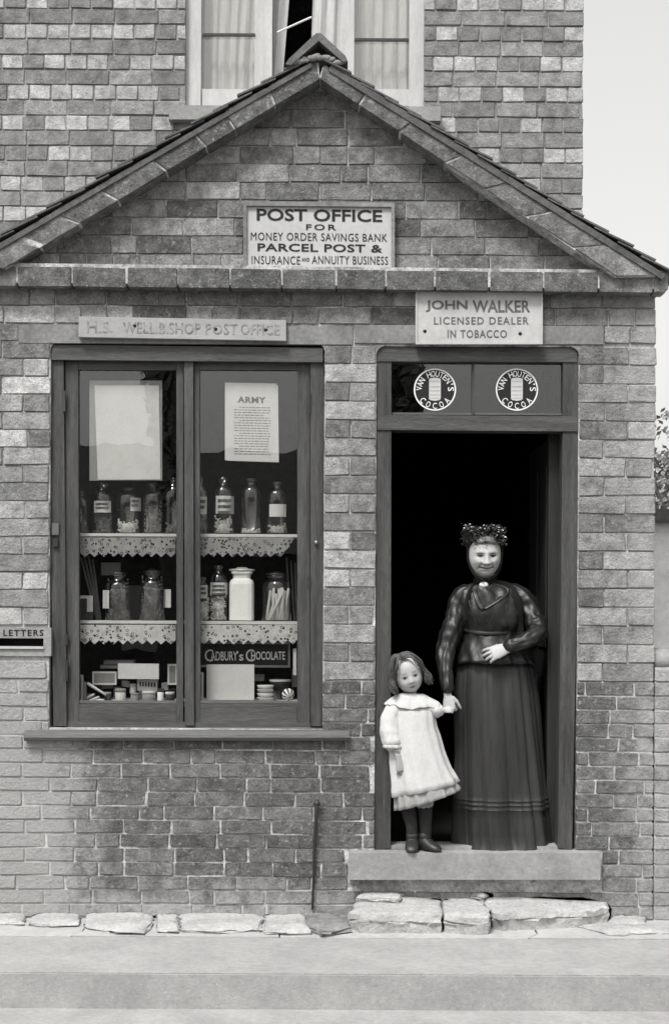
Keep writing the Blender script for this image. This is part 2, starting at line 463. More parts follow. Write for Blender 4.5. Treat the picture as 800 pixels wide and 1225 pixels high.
# ================================================================== GROUND
KY = -1.03
bm = new_bm(); box(bm, -60, 60, -60, KY - .3, -.6, -.15); o = struct(mk('road', bm, M['road'], recenter=False))
bm = new_bm(); box(bm, -60, 60, KY - .3, 60, -.6, -.154); struct(mk('ground', bm, M['road'], recenter=False))
bm = new_bm(); box(bm, -30, 30, -.385, 0.6, -.15, -.016); box(bm, 1.6, 30, 0.6, 30, -.15, -.004); struct(mk('flagstone_bed', bm, M['kerb'], recenter=False))
bm = new_bm(); rf0 = random.Random(2)
cuts = [-12, -6, -3.1, -1.13, -.2, .93, 2.2, 5, 12]
def jag(x): return [(x + rf0.uniform(-.03, .03) + .05 * (k - 3) / 6, -.384 + .55 * k / 6) for k in range(7)]
js = [jag(x) for x in cuts]
for j0, j1 in zip(js, js[1:]):
    pl = [(p[0] + .004, p[1]) for p in j0] + [(p[0] - .004, p[1]) for p in j1[::-1]]
    zz = rf0.uniform(-.003, .001)
    a_ = [bm.verts.new((p[0], p[1], zz)) for p in pl]; b_ = [bm.verts.new((p[0], p[1], -.015)) for p in pl]
    bm.faces.new(a_); bm.faces.new(b_[::-1])
    for i in range(len(pl)): bm.faces.new([a_[i], b_[i], b_[(i + 1) % len(pl)], a_[(i + 1) % len(pl)]])
struct(mk('flagstone_path', bm, M['flag'], recenter=False))
bm = new_bm()
x = -24
while x < 12:
    L_ = 16; box(bm, x, x + L_ - .004, KY, -.389, -.15, RND.uniform(-.003, .0)); x += L_
struct(mk('pavement', bm, M['pavement'], bevel=.006, recenter=False))
bm = new_bm()
x = -24.5
while x < 12:
    L_ = 16; box(bm, x, x + L_ - .003, KY - .012, KY - .001, -.16, -.007); x += L_
struct(mk('kerb', bm, M['kerb'], bevel=.004, recenter=False))
# shallow gutter course at the foot of the kerb
bm = new_bm()
box(bm, -12, 12, KY - .3, KY - .013, -.3, -.146)
struct(mk('gutter', bm, M['kerb'], bevel=.006, recenter=False))

# cracks and joints in the flags are gaps between irregular stones
def irregular(bm, poly, Yfun, z0, thick_back=None, top_slope=0.0, inset=.012, rough=.006, seed=0):
    pass

def stone(poly, zt, z0=0.0, name='paving_stone', label='', group=None, m='white_stone', jit=.012, cat='stone', dome=.008):
    """poly: photo pixels with their top height zt (list or value); every corner is laid back on the plane z=zt"""
    rng = random.Random(sum(int(p[0] * 7 + p[1] * 3) for p in poly))
    pts = []
    n = len(poly)
    zs = zt if isinstance(zt, (list, tuple)) else [zt] * n
    def back(px, py, z):
        x, y = px - CX0, py - CY0
        xt, yt = x * CA + y * SA, -x * SA + y * CA
        d = (CH - z) * FPX / yt
        return Vector((xt * d / FPX, d - CD, z))
    for i in range(n):
        a = back(*poly[i], zs[i]); b = back(*poly[(i + 1) % n], zs[(i + 1) % n])
        k = max(2, int((b - a).length / .045))
        for j in range(k):
            q = a.lerp(b, j / k)
            if j: q += Vector((rng.gauss(0, jit * .5), rng.gauss(0, jit * .5), rng.gauss(0, jit * .25)))
            pts.append(q)
    c = sum(pts, Vector()) / len(pts)
    bm = new_bm()
    def ring(s, dz, absz=None, outj=0):
        out = []
        for p in pts:
            q = c + (p - c) * s; q.z = p.z * 1.0 + dz if absz is None else absz
            if outj:
                q.x += rng.gauss(0, outj); q.y += rng.gauss(0, outj); q.z += rng.gauss(0, outj * .4)
            out.append(q)
        return out
    zmax = max(zs)
    h = zmax - z0
    rings = [ring(.985, 0, z0 - .02), ring(.99, 0, z0 + h * .12, .005), ring(1.012, 0, z0 + h * .30, .006), ring(.99, 0, z0 + h * .42, .005), ring(1.016, -h * .40, None, .005), ring(1.0, -.010, None, .004), ring(.975, -.002, None, .003),
             ring(.8, dome * .5, None, .003), ring(.4, dome, None, .003)]
    for r in rings:
        for q in r: q.y = min(q.y, -.004)
    loft(bm, rings)
    o = mk(name, bm, M[m], smooth=False)
    for p in o.data.polygons: p.use_smooth = True
    autosmooth(o, 35)
    tag(o, label, cat, group); return o

gname = 'rough white stones laid along the foot of the wall'
def es(poly, z, label): stone(poly, z, label=label, group=gname, name='edging_stone', jit=.007)
es([(-20, 1104), (28, 1104), (30, 1092), (26, 1089), (-20, 1089)], .014, 'short white edging stone cut off by the left edge of the photo')
es([(34, 1104), (60, 1106), (94, 1104), (96, 1094), (78, 1087), (60, 1086), (42, 1091)], .016, 'low arched white edging stone, second from the left along the wall foot')
es([(101, 1106), (140, 1113), (172, 1114), (181, 1104), (183, 1096), (170, 1087), (120, 1086), (104, 1092)], .02, 'wide rounded white edging stone under the left half of the shop window')
es([(188, 1113), (214, 1114), (213, 1094), (208, 1089), (187, 1089)], .014, 'small squarish white edging stone with a cracked right corner')
es([(218, 1111), (262, 1113), (300, 1110), (311, 1111), (313, 1090), (262, 1088), (214, 1089)], .02, 'long flat white edging stone with a chipped front edge under the middle of the window')
es([(317, 1114), (372, 1114), (366, 1096), (362, 1090), (317, 1090)], .018, 'rectangular white edging stone just left of the iron rod')
stone([(366, 1106), (384, 1114), (418, 1108), (416, 1098), (392, 1092), (368, 1093)], .03, name='edging_stone', label='broken grey lump of rubble beside the foot of the iron rod', group=gname, m='stone', jit=.02)
es([(728, 1103), (742, 1106), (773, 1104), (770, 1096), (750, 1087), (732, 1088)], .018, 'small rounded white stone at the right end of the doorstep slabs')
es([(690, 1108), (730, 1118), (800, 1116), (775, 1106), (720, 1103)], .008, 'thin flat sliver of white stone lying before the right end of the slabs')

gs = 'rough stone slabs forming the lower doorstep'
def ds(poly, z, label): stone(poly, z, z0=.018, name='doorstep_slab', label=label, group=gs, jit=.012, cat='step', dome=.006)
ds([(418, 1090), (430, 1094), (528, 1094), (526, 1070), (480, 1069), (428, 1069)], [.086, .086, .086, .1, .105, .105], 'left rough white doorstep slab with a layered front edge')
ds([(531, 1093), (560, 1096), (584, 1096), (584, 1085), (565, 1072), (529, 1070)], [.086, .086, .086, .086, .098, .1], 'small middle doorstep slab with a broken slanting right side')
ds([(588, 1088), (600, 1092), (700, 1088), (727, 1084), (724, 1074), (700, 1067), (620, 1065), (572, 1070)], [.086, .086, .086, .086, .086, .105, .105, .105], 'longest rough white doorstep slab, tapering at its right end')
stone([(426, 1072), (478, 1075), (484, 1068), (430, 1067)], .125, z0=.1, name='stone_chip', label='thin stone chip lying on the left doorstep slab', m='white_stone', jit=.006)
stone([(562, 1069), (578, 1072), (588, 1066), (566, 1064)], .125, z0=.1, name='stone_chip', label='small pointed stone chip lodged where two doorstep slabs meet', m='white_stone', jit=.006)

# ================================================================== POST OFFICE BUILDING
XL, XR = P(-27, 725).x, P(783, 725).x
WIN = R(59, 409, 387, 872)
DOOR = R(449, 414, 691, 1020)
WALLTOP = P(400, 345).z
Bd = thing('post_office', (0, 0, 0), 'small gabled brick post office with shop window and open doorway', 'building')

rw = random.Random(3)
def tone_front(r, i, what, x, z):
    if what == 'len':
        if r < 17: return rw.random() < .12
        return (i % 2 == 0) if x > 1.1 or x < -1.3 else rw.random() < .3
    if r < 17:
        return rw.choice([.1, .12, .14, .16, .12]) * rw.uniform(.85, 1.15)
    t = rw.choice([.11, .13, .16, .2, .25, .16]) * rw.uniform(.8, 1.25)
    if 2.86 < z < 2.96 and x < -.9: t = rw.choice([.3, .36, .26])
    if x < -1.3 and rw.random() < .5: t *= 1.5
    if x > 1.15: t *= 1.2
    if -.1 < x < .25 and z < 2.75: t *= 1.3
    return t * 1.1
bm = new_bm()
lin_z0 = P(400, 412).z; lin_z1 = P(400, 389).z
LINW = R(22, 389, 422, 411); LIND = R(424, 389, 722, 411)
step_hole = R(418, 1018, 718, 1070)
holesF = [WIN, DOOR, (LINW[0], LIND[1], LINW[2], LINW[3]), (step_hole[0] - .01, step_hole[1] + .01, step_hole[2], step_hole[3]),
          R(-12, 750, 62, 786)]
wall_bricks(bm, XL, XR, .005, .0672, 17, .236, .0085, holesF, tone_front, rng=rw)
zu = .005 + 17 * .0672
PIER1 = (WIN[1] + .003, DOOR[0] - .003); PIER2 = (DOOR[1] + .003, XR)
wall_bricks(bm, XL, XR, zu, .0852, 23, .25, .0065, holesF + [(PIER1[0], PIER1[1], zu, lin_z0 - .01), (PIER2[0], PIER2[1], zu, lin_z0 - .01)], tone_front, rng=rw, start=17)
nr = int((lin_z0 - zu) / .0852)
pier_bricks(bm, PIER1[0], PIER1[1], zu, .0852 * (lin_z0 - zu) / .0852 / nr, nr, .0065, [[1.0], [.52, .48]], tone_front, rw, 17)
pier_bricks(bm, PIER2[0], PIER2[1], zu, .0852 * (lin_z0 - zu) / .0852 / nr, nr, .0065, [[.34, .66], [.64, .36]], tone_front, rw, 17)
# gable field
APX, APZ = P(382, 92).x, P(382, 92).z
GL, GR = P(-15, 325), P(745, 332)
def gtop(z):
    if z > APZ - .03: return None
    t = (APZ - z)
    return (APX - t * (APX - GL.x) / (APZ - GL.z), APX + t * (GR.x - APX) / (APZ - GR.z))
wall_bricks(bm, XL, XR, P(400, 325).z, .0865, 12, .255, .005, [], tone_front, rng=rw, top=gtop, start=60, yf=.004)
# return of the right-hand corner, and left
for xs_, sgn in ((XR, 1), (XL, -1)):
    wall_bricks(bm, .03, 1.25, .005, .0672, 17, .236, .0095, [], tone_front, rng=rw, fn=(lambda u, d, w_, xs_=xs_, sgn=sgn: (xs_ - sgn * d, u, w_)))
    wall_bricks(bm, .03, 1.25, .005 + 17 * .0672, .0852, 22, .25, .0075, [], tone_front, rng=rw, start=17, fn=(lambda u, d, w_, xs_=xs_, sgn=sgn: (xs_ - sgn * d, u, w_)))
wallp = mk('wall', bm, M['brick'], Bd)
bm = new_bm()
zs_ = .005 + 17 * .0672 - .004
slab_with_holes(bm, XL + .006, XR - .006, .0105, .2, zs_, WALLTOP, [WIN, DOOR, R(-6, 764, 52, 774)])
slab_with_holes(bm, XL + .006, XR - .006, .0072, .2, -.1, zs_, [(WIN[0], WIN[1], WIN[2], zs_), (DOOR[0], DOOR[1], DOOR[2], zs_)])
prism(bm, [(XL + .01, WALLTOP + .001), (XR - .01, WALLTOP + .001), (XR - .01, P(0, 330).z), (APX, P(0, 75).z), (XL + .01, P(0, 330).z)], .0135, .2)
box(bm, XR - .22, XR - .006, .2, 1.3, -.1, WALLTOP); box(bm, XL + .006, XL + .22, .2, 1.3, -.1, WALLTOP)
mk('mortar', bm, M['mortar'], wallp)
# lintels
for q in (LINW, LIND):
    bm = new_bm(); box(bm, q[0], q[1] - .002, -.002, .12, q[2], q[3]); mk('lintel', bm, M['stone'], Bd, bevel=.003)
# rounded corner pieces under the lintels
for (a, b, sg) in ((WIN[0], WIN[3], 1), (WIN[1], WIN[3], -1), (DOOR[0], DOOR[3], 1), (DOOR[1], DOOR[3], -1)):
    bm = new_bm(); r = .045; pts = [(a - sg * .01, b + .006), (a + sg * r, b + .006)]
    for k in range(1, 6):
        t = math.pi / 2 * k / 6; pts.append((a + sg * r * (1 - math.sin(t)), b - r * .9 * (1 - math.cos(t))))
    pts.append((a, b - r * .9)); pts.append((a - sg * .01, b - r * .9))
    prism(bm, pts, .003, .03)
    mk('corner_fillet', bm, M['stone'], Bd)

# cornice: one course of projecting bricks, slightly falling to the right
bm = new_bm(); rc = random.Random(5)
x = -42
Yc = -.08
while x < 792:
    L_ = rc.uniform(58, 66); a, b = x, min(x + L_ - 1.6, 796)
    yt = lambda px: 317 + (px) * .0105
    if x > 655: pass
    q = [P(a, yt(a) + 24.5, Yc), P(b, yt(b) + 24.5, Yc), P(b, yt(b) + 1, Yc), P(a, yt(a) + 1, Yc)]
    brick(bm, [(v.x, v.z) for v in q], Yc, rc, rc.choice([.09, .11, .12, .10]) * (1 + .6 * max(0, (x - 450) / 350)), fn=lambda u, d, w_: (u, d, w_), back=.1, worn=.004)
    x += L_
mk('cornice', bm, M['brick'], Bd)
bm = new_bm()
q = [P(-41, 341, 0), P(795, 349.5, 0), P(795, 327.5, 0), P(-41, 318, 0)]
prism(bm, [(v.x, v.z) for v in q], Yc + .005, .03)
mk('cornice_mortar', bm, M['mortar'], Bd)

# raking copings
def rake(outer0, outer1, inner0, inner1, Lp, tones, Yf, name, nj, seed, m='brick'):
    bm = new_bm(); rr = random.Random(seed)
    n = nj
    ts = [0] + [min(.99, (k + rr.uniform(-.15, .15)) / n) for k in range(1, n)] + [1]
    for k in range(n):
        t0, t1 = ts[k], ts[k + 1] - .006
        o0 = Vector(outer0).lerp(Vector(outer1), t0); o1 = Vector(outer0).lerp(Vector(outer1), t1)
        i0 = Vector(inner0).lerp(Vector(inner1), t0); i1 = Vector(inner0).lerp(Vector(inner1), t1)
        q = [P(*i0, Yf), P(*i1, Yf), P(*o1, Yf), P(*o0, Yf)]
        q = [(v.x, v.z) for v in q]
        area = sum(q[i][0] * q[(i + 1) % 4][1] - q[(i + 1) % 4][0] * q[i][1] for i in range(4))
        if area < 0: q = q[::-1]
        brick(bm, q, Yf, rr, tones(k, rr), fn=lambda u, d, w_: (u, d, w_), back=.13, worn=.004)
    return mk(name, bm, M[m], Bd)
rake((378, 69), (-42, 314), (382, 94), (2, 323), 60, lambda k, rr: rr.choice([.1, .13, .11, .16]), -.11, 'coping', 8, 2)
rake((388, 76), (797, 330), (383, 94), (740, 332), 60, lambda k, rr: rr.choice([.11, .13, .12]) * (1 + .09 * k), -.11, 'coping', 7, 4)
bm = new_bm()   # mortar backing of the copings
for pl in ([(381, 74), (-36, 316), (6, 321), (382, 92)], [(386, 79), (790, 330), (735, 331), (382, 92)]):
    q = [P(*p, -.105) for p in pl]; prism(bm, [(v.x, v.z) for v in q], -.104, .05)
mk('coping_mortar', bm, M['mortar'], Bd)

# roof tiles: courses from eaves to ridge on both slopes
def roof_slope(e, r, thick, n, seed):
    """e, r: eaves and ridge points (x, z) of the tile bed"""
    bm = new_bm(); rr = random.Random(seed)
    E, Rr = Vector(e), Vector(r); d = (Rr - E); L_ = d.length; u = d / L_; nrm = Vector((-u.y, u.x)) if u.x > 0 else Vector((u.y, -u.x))
    for k in range(n):
        t0 = L_ * k / n - .01; t1 = L_ * (k + 1) / n + .06
        y = -.124 + rr.uniform(-.006, .003); 
        while y < 1.29:
            wd = rr.uniform(.16, .175); y1 = min(y + wd - .004, 1.29)
            j = rr.uniform(-.008, .008); lift = rr.uniform(0, .011) ** 1.0
            a0 = E + u * (t0 + j) + nrm * (thick * 1.0 + lift + .004); a1 = E + u * min(t1, L_) + nrm * .002
            b1 = a1 + nrm * thick * .8; b0 = a0 + nrm * thick
            prism(bm, [(a0.x, a0.y), (a1.x, a1.y), (b1.x, b1.y), (b0.x, b0.y)], y, y1)
            y += wd
    return bm
pe, pr = P(-52, 318, -.11), P(374, 70, -.11)
bm = roof_slope((pe.x, pe.z), (pr.x, pr.z), .009, 15, 1)
rf = mk('roof', bm, M['tile'], Bd)
pe, pr = P(806, 333, -.11), P(388, 74, -.11)
bm = roof_slope((pe.x, pe.z), (pr.x, pr.z), .009, 15, 8)
mk('tile_slope', bm, M['tile'], rf)
# upper band seen along the right slope (undercloak)
bm = new_bm()
for a, b, c, d in (((396, 76), (796, 328), (792, 334), (393, 84)), ((372, 74), (-44, 316), (-40, 321), (372, 80))):
    q = [P(*p, -.118) for p in (a, b, c, d)]; prism(bm, [(v.x, v.z) for v in q], -.118, -.05)
mk('undercloak', bm, M['tile'], rf)
# ridge tile
bm = new_bm()
o_ = [P(*p, -.135) for p in ((341, 76), (346, 69), (378, 39), (384, 39), (413, 66), (416, 73))]
i_ = [P(*p, -.135) for p in ((410, 73), (381, 48), (348, 77))]
ys = [-.1, .33, .335, .76, .765, 1.29]
for a, b in ((-.135, .33), (.336, .8), (.806, 1.29)):
    prism(bm, [(v.x, v.z) for v in o_ + i_], a, b)
mk('ridge_tile', bm, M['ridge'], rf)
bm = new_bm()   # dabs of bedding mortar
rr = random.Random(9)
for k in range(26):
    px = 352 + k * 2.3; py = 74 - (26 - abs(px - 380)) * .28 + rr.uniform(-2, 3)
    c = P(px, py, -.12); ball(bm, c, rr.uniform(.008, .02), 7, 5, (1.3, .7, .8))
mk('bedding_mortar', bm, M['stone'], rf, smooth=True)
bm = new_bm()
q = [P(*p, -.04) for p in ((350, 76), (381, 49), (408, 74), (382, 90))]; prism(bm, [(v.x, v.z) for v in q], -.04, .1)
mk('gable_apex', bm, M['tile'], rf)

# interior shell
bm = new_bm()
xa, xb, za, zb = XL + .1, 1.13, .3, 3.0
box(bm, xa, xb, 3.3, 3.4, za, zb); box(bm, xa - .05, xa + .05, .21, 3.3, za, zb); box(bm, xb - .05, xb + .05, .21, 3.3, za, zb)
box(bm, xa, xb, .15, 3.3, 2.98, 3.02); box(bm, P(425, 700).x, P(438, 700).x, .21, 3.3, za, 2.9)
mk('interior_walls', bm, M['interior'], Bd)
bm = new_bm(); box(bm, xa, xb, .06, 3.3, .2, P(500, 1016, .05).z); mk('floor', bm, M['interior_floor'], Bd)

# ---- shop window
def bars(name, parent, m, rects, y0, y1, bev=.003):
    bm = new_bm()
    for q in rects:
        a = R(*q, Y=y0); box(bm, a[0], a[1], y0, y1, a[2], a[3])
    return mk(name, bm, m, parent, bevel=bev, segs=2)
def pbars(name, parent, m, polys, y0, y1, bev=.003):
    bm = new_bm()
    for pl in polys:
        q = [P(*p, y0) for p in pl]; prism(bm, [(v.x, v.z) for v in q], y0, y1)
    return mk(name, bm, m, parent, bevel=bev)
Wn = pbars('window', Bd, M['wood'], [[(57, 430), (76, 430.5), (79.5, 869), (64, 869)], [(371, 433), (387, 433), (386, 869), (371.5, 869)],
                                   [(220, 431), (231, 431), (232, 868), (221, 868)]], .03, .13)
pbars('head', Wn, M['wood_h'], [[(57, 412), (386, 416), (386, 433), (57, 430)]], .012, .12)
pbars('bottom_rail', Wn, M['wood_h'], [[(79, 863), (371, 865), (371, 871), (79, 870)]], .045, .13)
for k, (x0, x1, g0, g1) in enumerate(((79, 219, 93.5, 211), (233, 370.5, 238.5, 355.5))):
    s = pbars('sash', Wn, M['wood'], [[(x0 - 1, 432), (g0, 432), (g0 + 1, 866), (x0, 865)], [(g1, 432), (x1, 432), (x1, 866), (g1, 866)]], .048, .088, .004)
    pbars('rail', s, M['wood_h'], [[(g0 + .3, 432), (g1 - .3, 433), (g1 - .3, 442.5), (g0 + .3, 442)]], .05, .086)
    pbars('rail', s, M['wood_h'], [[(g0 + .3, 842), (g1 - .3, 842), (g1 - .3, 865), (g0 + .3, 865)]], .05, .086)
    # glazing beads of paler wood along the lower edges
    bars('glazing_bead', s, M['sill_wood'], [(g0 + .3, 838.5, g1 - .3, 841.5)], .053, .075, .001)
    bm = new_bm(); a = R(g0, 440, g1, 843, .07); box(bm, a[0], a[1], .068, .071, a[2], a[3]); mk('pane', bm, M['pane'], s)
for (x0, y0, x1, y1) in ((75, 467, 78, 492), (368.5, 470, 371.5, 495), (78, 758, 81, 772), (78, 790, 81, 815), (368, 690, 371, 705)):
    bars('hinge', Wn, M['wood'] if x0 < 77 else M['iron'], [(x0, y0, x1, y1)], .022, .03, .001)
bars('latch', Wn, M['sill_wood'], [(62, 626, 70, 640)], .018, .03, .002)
bars('latch', Wn, M['iron'], [(63, 644, 69, 654)], .014, .03, .002)
bm = new_bm(); c = P(378, 649, .02); ball(bm, c, .011, 12, 8); mk('knob', bm, M['brass'], Wn, smooth=True)
# sill with a rounded nose
bm = new_bm()
prof = [(.05, 871), (-.035, 875.5), (-.052, 878), (-.055, 881.5), (-.045, 885), (-.03, 886), (.0, 886), (.05, 886)]
rings = []
for px in (31, 225, 418):
    rings.append([P(px, py - 0 + (px - 225) * .003, 0).xz.to_3d() for _, py in prof])
rr_ = []
for px in (31, 34, 225, 415, 418):
    ring = []
    for yy, py in prof:
        v = P(px, py + (0 if 32 < px < 417 else (0)), 0); ring.append((v.x, yy, v.z))
    rr_.append(ring)
loft(bm, rr_)
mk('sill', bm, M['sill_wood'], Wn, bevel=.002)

# ---- doorway
Dr = pbars('door_frame', Bd, M['door_wood'], [[(449, 417), (468, 433), (468, 496), (467, 1015), (447, 1018), (449, 700)], [(673.5, 433), (691.5, 417), (690, 700), (684, 1017), (667, 1015), (673, 496)]], .02, .12)
pbars('head', Dr, M['door_wood_h'], [[(451, 415), (690, 416), (690, 433), (451, 432)]], .014, .118)
pbars('transom_bar', Dr, M['door_wood_h'], [[(451, 496), (691, 498), (691, 516), (451, 514)]], .012, .13)
tl = bars('transom_light', Dr, M['door_wood'], [(564.5, 432.5, 567.5, 496)], .035, .075)
for q in ((468, 432, 565, 496), (567, 432, 674, 496)):
    bm = new_bm(); a = R(*q, Y=.055); box(bm, a[0], a[1], .055, .058, a[2], a[3]); mk('pane', bm, M['pane'], tl)
bars('glazing_bead', tl, M['sill_wood'], [(468, 493.5, 564, 496), (568, 494, 673, 496.5)], .04, .052, .001)
bars('inner_jamb', Dr, M['dark_wood'], [(655, 516, 672, 1014)], .14, .2)
bars('threshold', Dr, M['step_stone'], [(465, 1012.5, 669, 1016.5)], .03, .16, .002)
# open door swung back inside the right side
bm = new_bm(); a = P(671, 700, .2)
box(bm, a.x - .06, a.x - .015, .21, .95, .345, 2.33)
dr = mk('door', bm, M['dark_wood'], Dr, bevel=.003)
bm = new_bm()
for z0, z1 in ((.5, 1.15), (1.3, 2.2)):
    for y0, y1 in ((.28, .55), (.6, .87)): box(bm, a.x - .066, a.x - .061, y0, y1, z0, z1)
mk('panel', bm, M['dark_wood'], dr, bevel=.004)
# stone step under the door
bm = new_bm()
q = [P(*p, -.075) for p in ((417, 1053), (718, 1053), (718, 1021), (417, 1021))]
prism(bm, [(v.x, v.z) for v in q], -.075, .055)
st = mk('doorstep', bm, M['step_stone'], Bd, bevel=.008, segs=3)

# ================================================================== MAIN HOUSE BEHIND
YH = 1.3
H = thing('brick_house', (-1.5, YH, 0), 'taller brick house with pale banded bricks rising behind the post office gable', 'house')
HR = P(697, 200, YH).x
HWIN = R(222, -240, 508, 127, YH)
rh = random.Random(12)
def tone_house(r, i, what, x, z):
    if what == 'len': return r % 2 == 1
    if r % 2 == 1:
        return rh.choice([.36, .4, .34, .2, .42]) if rh.random() < .75 else .2
    return rh.choice([.18, .21, .24, .26]) * rh.uniform(.9, 1.1)
bm = new_bm()
wall_bricks(bm, -4.2, HR, 2.9, .0865, 40, .245, .008, [HWIN], tone_house, yf=YH, rng=rh)
wall_bricks(bm, -4.2, XL + .04, .03, .0865, 33, .245, .008, [], tone_house, yf=YH, rng=rh)
wall_bricks(bm, YH + .03, YH + 2.5, 1.0, .0865, 62, .245, .008, [], tone_house, yf=0, rng=rh, fn=lambda u, d, w_: (HR - d, u, w_))
hw = mk('wall', bm, M['house_brick'], H)
bm = new_bm(); slab_with_holes(bm, -4.2, HR - .006, YH + .0095, YH + .3, -.1, 6.4, [HWIN, (XL + .03, 1.12, -.2, 3.0)])
box(bm, HR - .3, HR - .006, YH + .3, YH + 6, -.1, 6.4); box(bm, -4.2, HR - .3, YH + 5.7, YH + 6, -.1, 6.4)
mk('mortar', bm, M['house_mortar'], hw)
bm = new_bm()
prism(bm, [(-4.5, 6.3), (HR + .3, 6.3), (HR - 1.5, 8.2), (-4.5, 8.2)], YH + 2.4, YH + 3.6)
lo = [(-4.5, YH - .25), (HR + .3, YH - .25), (HR + .3, YH + 6.25), (-4.5, YH + 6.25)]
vb = [bm.verts.new((a, b, 6.41)) for a, b in lo]; vt = [bm.verts.new(p) for p in ((-4.5, YH + 3, 8.4), (HR - 2.5, YH + 3, 8.4))]
for f in ([vb[0], vb[1], vt[1], vt[0]], [vb[1], vb[2], vt[1]], [vb[2], vb[3], vt[0], vt[1]], [vb[3], vb[0], vt[0]], vb[::-1]): bm.faces.new(f)
mk('roof', bm, M['tile'], H)
yw = YH + .05
W2 = bars('window', H, M['white_wood'], [(222, -240, 241, 127), (490, -240, 508, 127), (241, -240, 490, -222)], yw, yw + .1)
for (a, b, c, d) in ((241, 304, 241, 326), (424, 489.5, 408, 489.5)):
    s = bars('casement', W2, M['white_wood'], [(241.5 if c == 241 else 408, 106, 326 if c == 241 else 489.5, 126), (305 if c == 241 else 408, -222, 326 if c == 241 else 424, 105.5), (241.5 if c == 241 else 424.5, -222, 304.5 if c == 241 else 489.5, -205)], yw + .012, yw + .05)
    bars('glazing_bar', s, M['iron'], [(242, 39, 305, 42)] if c == 241 else [(424, 45, 489, 48)], yw + .004, yw + .02, .001)
    bm = new_bm(); q = R(a, -206, b, 107, yw + .03); box(bm, q[0], q[1], yw + .03, yw + .033, q[2], q[3]); mk('pane', bm, M['pane'], s)
# lace curtains with gentle folds, parted in the middle
for (x0, x1, xt0, xt1) in ((236, 335, 236, 346), (369, 498, 374, 498)):
    bm = new_bm(); nx, nz = 60, 30; rings = []
    for j in range(nz + 1):
        t = j / nz; py = 130 - t * 350; a = x0 + (xt0 - x0) * min(1, t * 2.6); b = x1 + (xt1 - x1) * min(1, t * 2.6); row = []
        for i in range(nx + 1):
            px = a + (b - a) * i / nx; v = P(px, py, yw + .1)
            v.y = yw + .115 + .012 * math.sin(i * .9 + .6 * math.sin(j * .3)) + .006 * math.sin(i * 2.3)
            row.append(v)
        rings.append(row)
    loft(bm, rings, cap=False, closed=False)
    mk('curtain', bm, M['white_wood'], W2, smooth=True)
bm = new_bm(); tube(bm, [P(332, 38, yw - .02), P(372, 20, yw - .04)], .006); mk('window_stay', bm, M['white_letter'], W2)
bm = new_bm(); q = R(241, -222, 490, 127, yw + .15); box(bm, q[0], q[1], yw + .5, yw + .55, q[2] - .3, q[3]); mk('room', bm, M['interior'], W2)
bm = new_bm(); q = R(202, 126, 527, 143, YH - .06); box(bm, q[0], q[1], YH - .06, YH + .2, q[2], q[3]); mk('sill', bm, M['stone'] if 0 else M['step_stone'], W2, bevel=.004)

# ================================================================== SIGNS
def sign_board(label, rect, Y, m, thick, bev=.002, name='sign', tilt=0, frame=None, screws=()):
    x0, y0, x1, y1 = rect
    c = P((x0 + x1) / 2, y1, Y)
    t = thing(name, (c.x, Y + thick / 2, c.z), label, 'sign')
    bm = new_bm()
    cx = (x0 + x1) / 2
    q = [P(px, py + tilt * (px - cx), Y) for px, py in ((x0, y1), (x1, y1), (x1, y0), (x0, y0))]
    prism(bm, [(v.x, v.z) for v in q], Y, Y + thick)
    mk('board', bm, M[m], t, bevel=bev)
    for sx, sy in screws:
        bm = new_bm(); v = P(sx, sy, Y); ball(bm, v, .009, 8, 6, (1, .4, 1)); mk('nail', bm, M['black'], t, smooth=True)
    return t
s = sign_board('white framed notice in black capitals fixed high in the gable', (295, 246, 468, 321), -.03, 'sign', .03)
tl_ = .012
bm = new_bm()
for a, b, c, d in (((291, 240), (472, 242), (468, 247), (295, 245.5)), ((291, 327), (472, 328), (468, 321.5), (295, 320.5)),
                   ((291, 240), (295, 245.5), (295, 320.5), (291, 327)), ((472, 242), (468, 247), (468, 321.5), (472, 328))):
    q = [P(*p, -.045) for p in (a, b, c, d)]; prism(bm, [(v.x, v.z) for v in q], -.045, -.002)
mk('frame', bm, M['stone'], s, bevel=.002)
bm = new_bm()
bm = new_bm(); text_into(bm, 'POST OFFICE', 307, 250, 457, 264.5, -.0305, .022, 1.0, tilt=tl_); mk('lettering', bm, M['black_letter'], s)
bm = new_bm(); text_into(bm, 'FOR', 366, 268, 402, 275, -.0305, .015, 1.3, tilt=tl_); mk('lettering', bm, M['black_letter'], s)
bm = new_bm(); text_into(bm, 'MONEY ORDER SAVINGS BANK', 300, 278.5, 463, 288, -.0305, 0, 1.1, tilt=tl_); mk('lettering', bm, M['black_letter'], s)
bm = new_bm(); text_into(bm, 'PARCEL POST &', 308, 291.5, 457, 301, -.0305, .02, 1.05, tilt=tl_); mk('lettering', bm, M['black_letter'], s)
bm = new_bm(); text_into(bm, 'INSURANCE', 301, 306, 359, 316, -.0305, 0, 1.1, tilt=tl_); mk('lettering', bm, M['black_letter'], s)
bm = new_bm(); text_into(bm, 'AND', 361, 308, 370, 312.5, -.0305, .01, 1.1, tilt=tl_); mk('lettering', bm, M['black_letter'], s)
bm = new_bm(); text_into(bm, 'ANNUITY BUSINESS', 373, 306, 464, 316, -.0305, 0, 1.1, tilt=tl_); mk('lettering', bm, M['black_letter'], s)


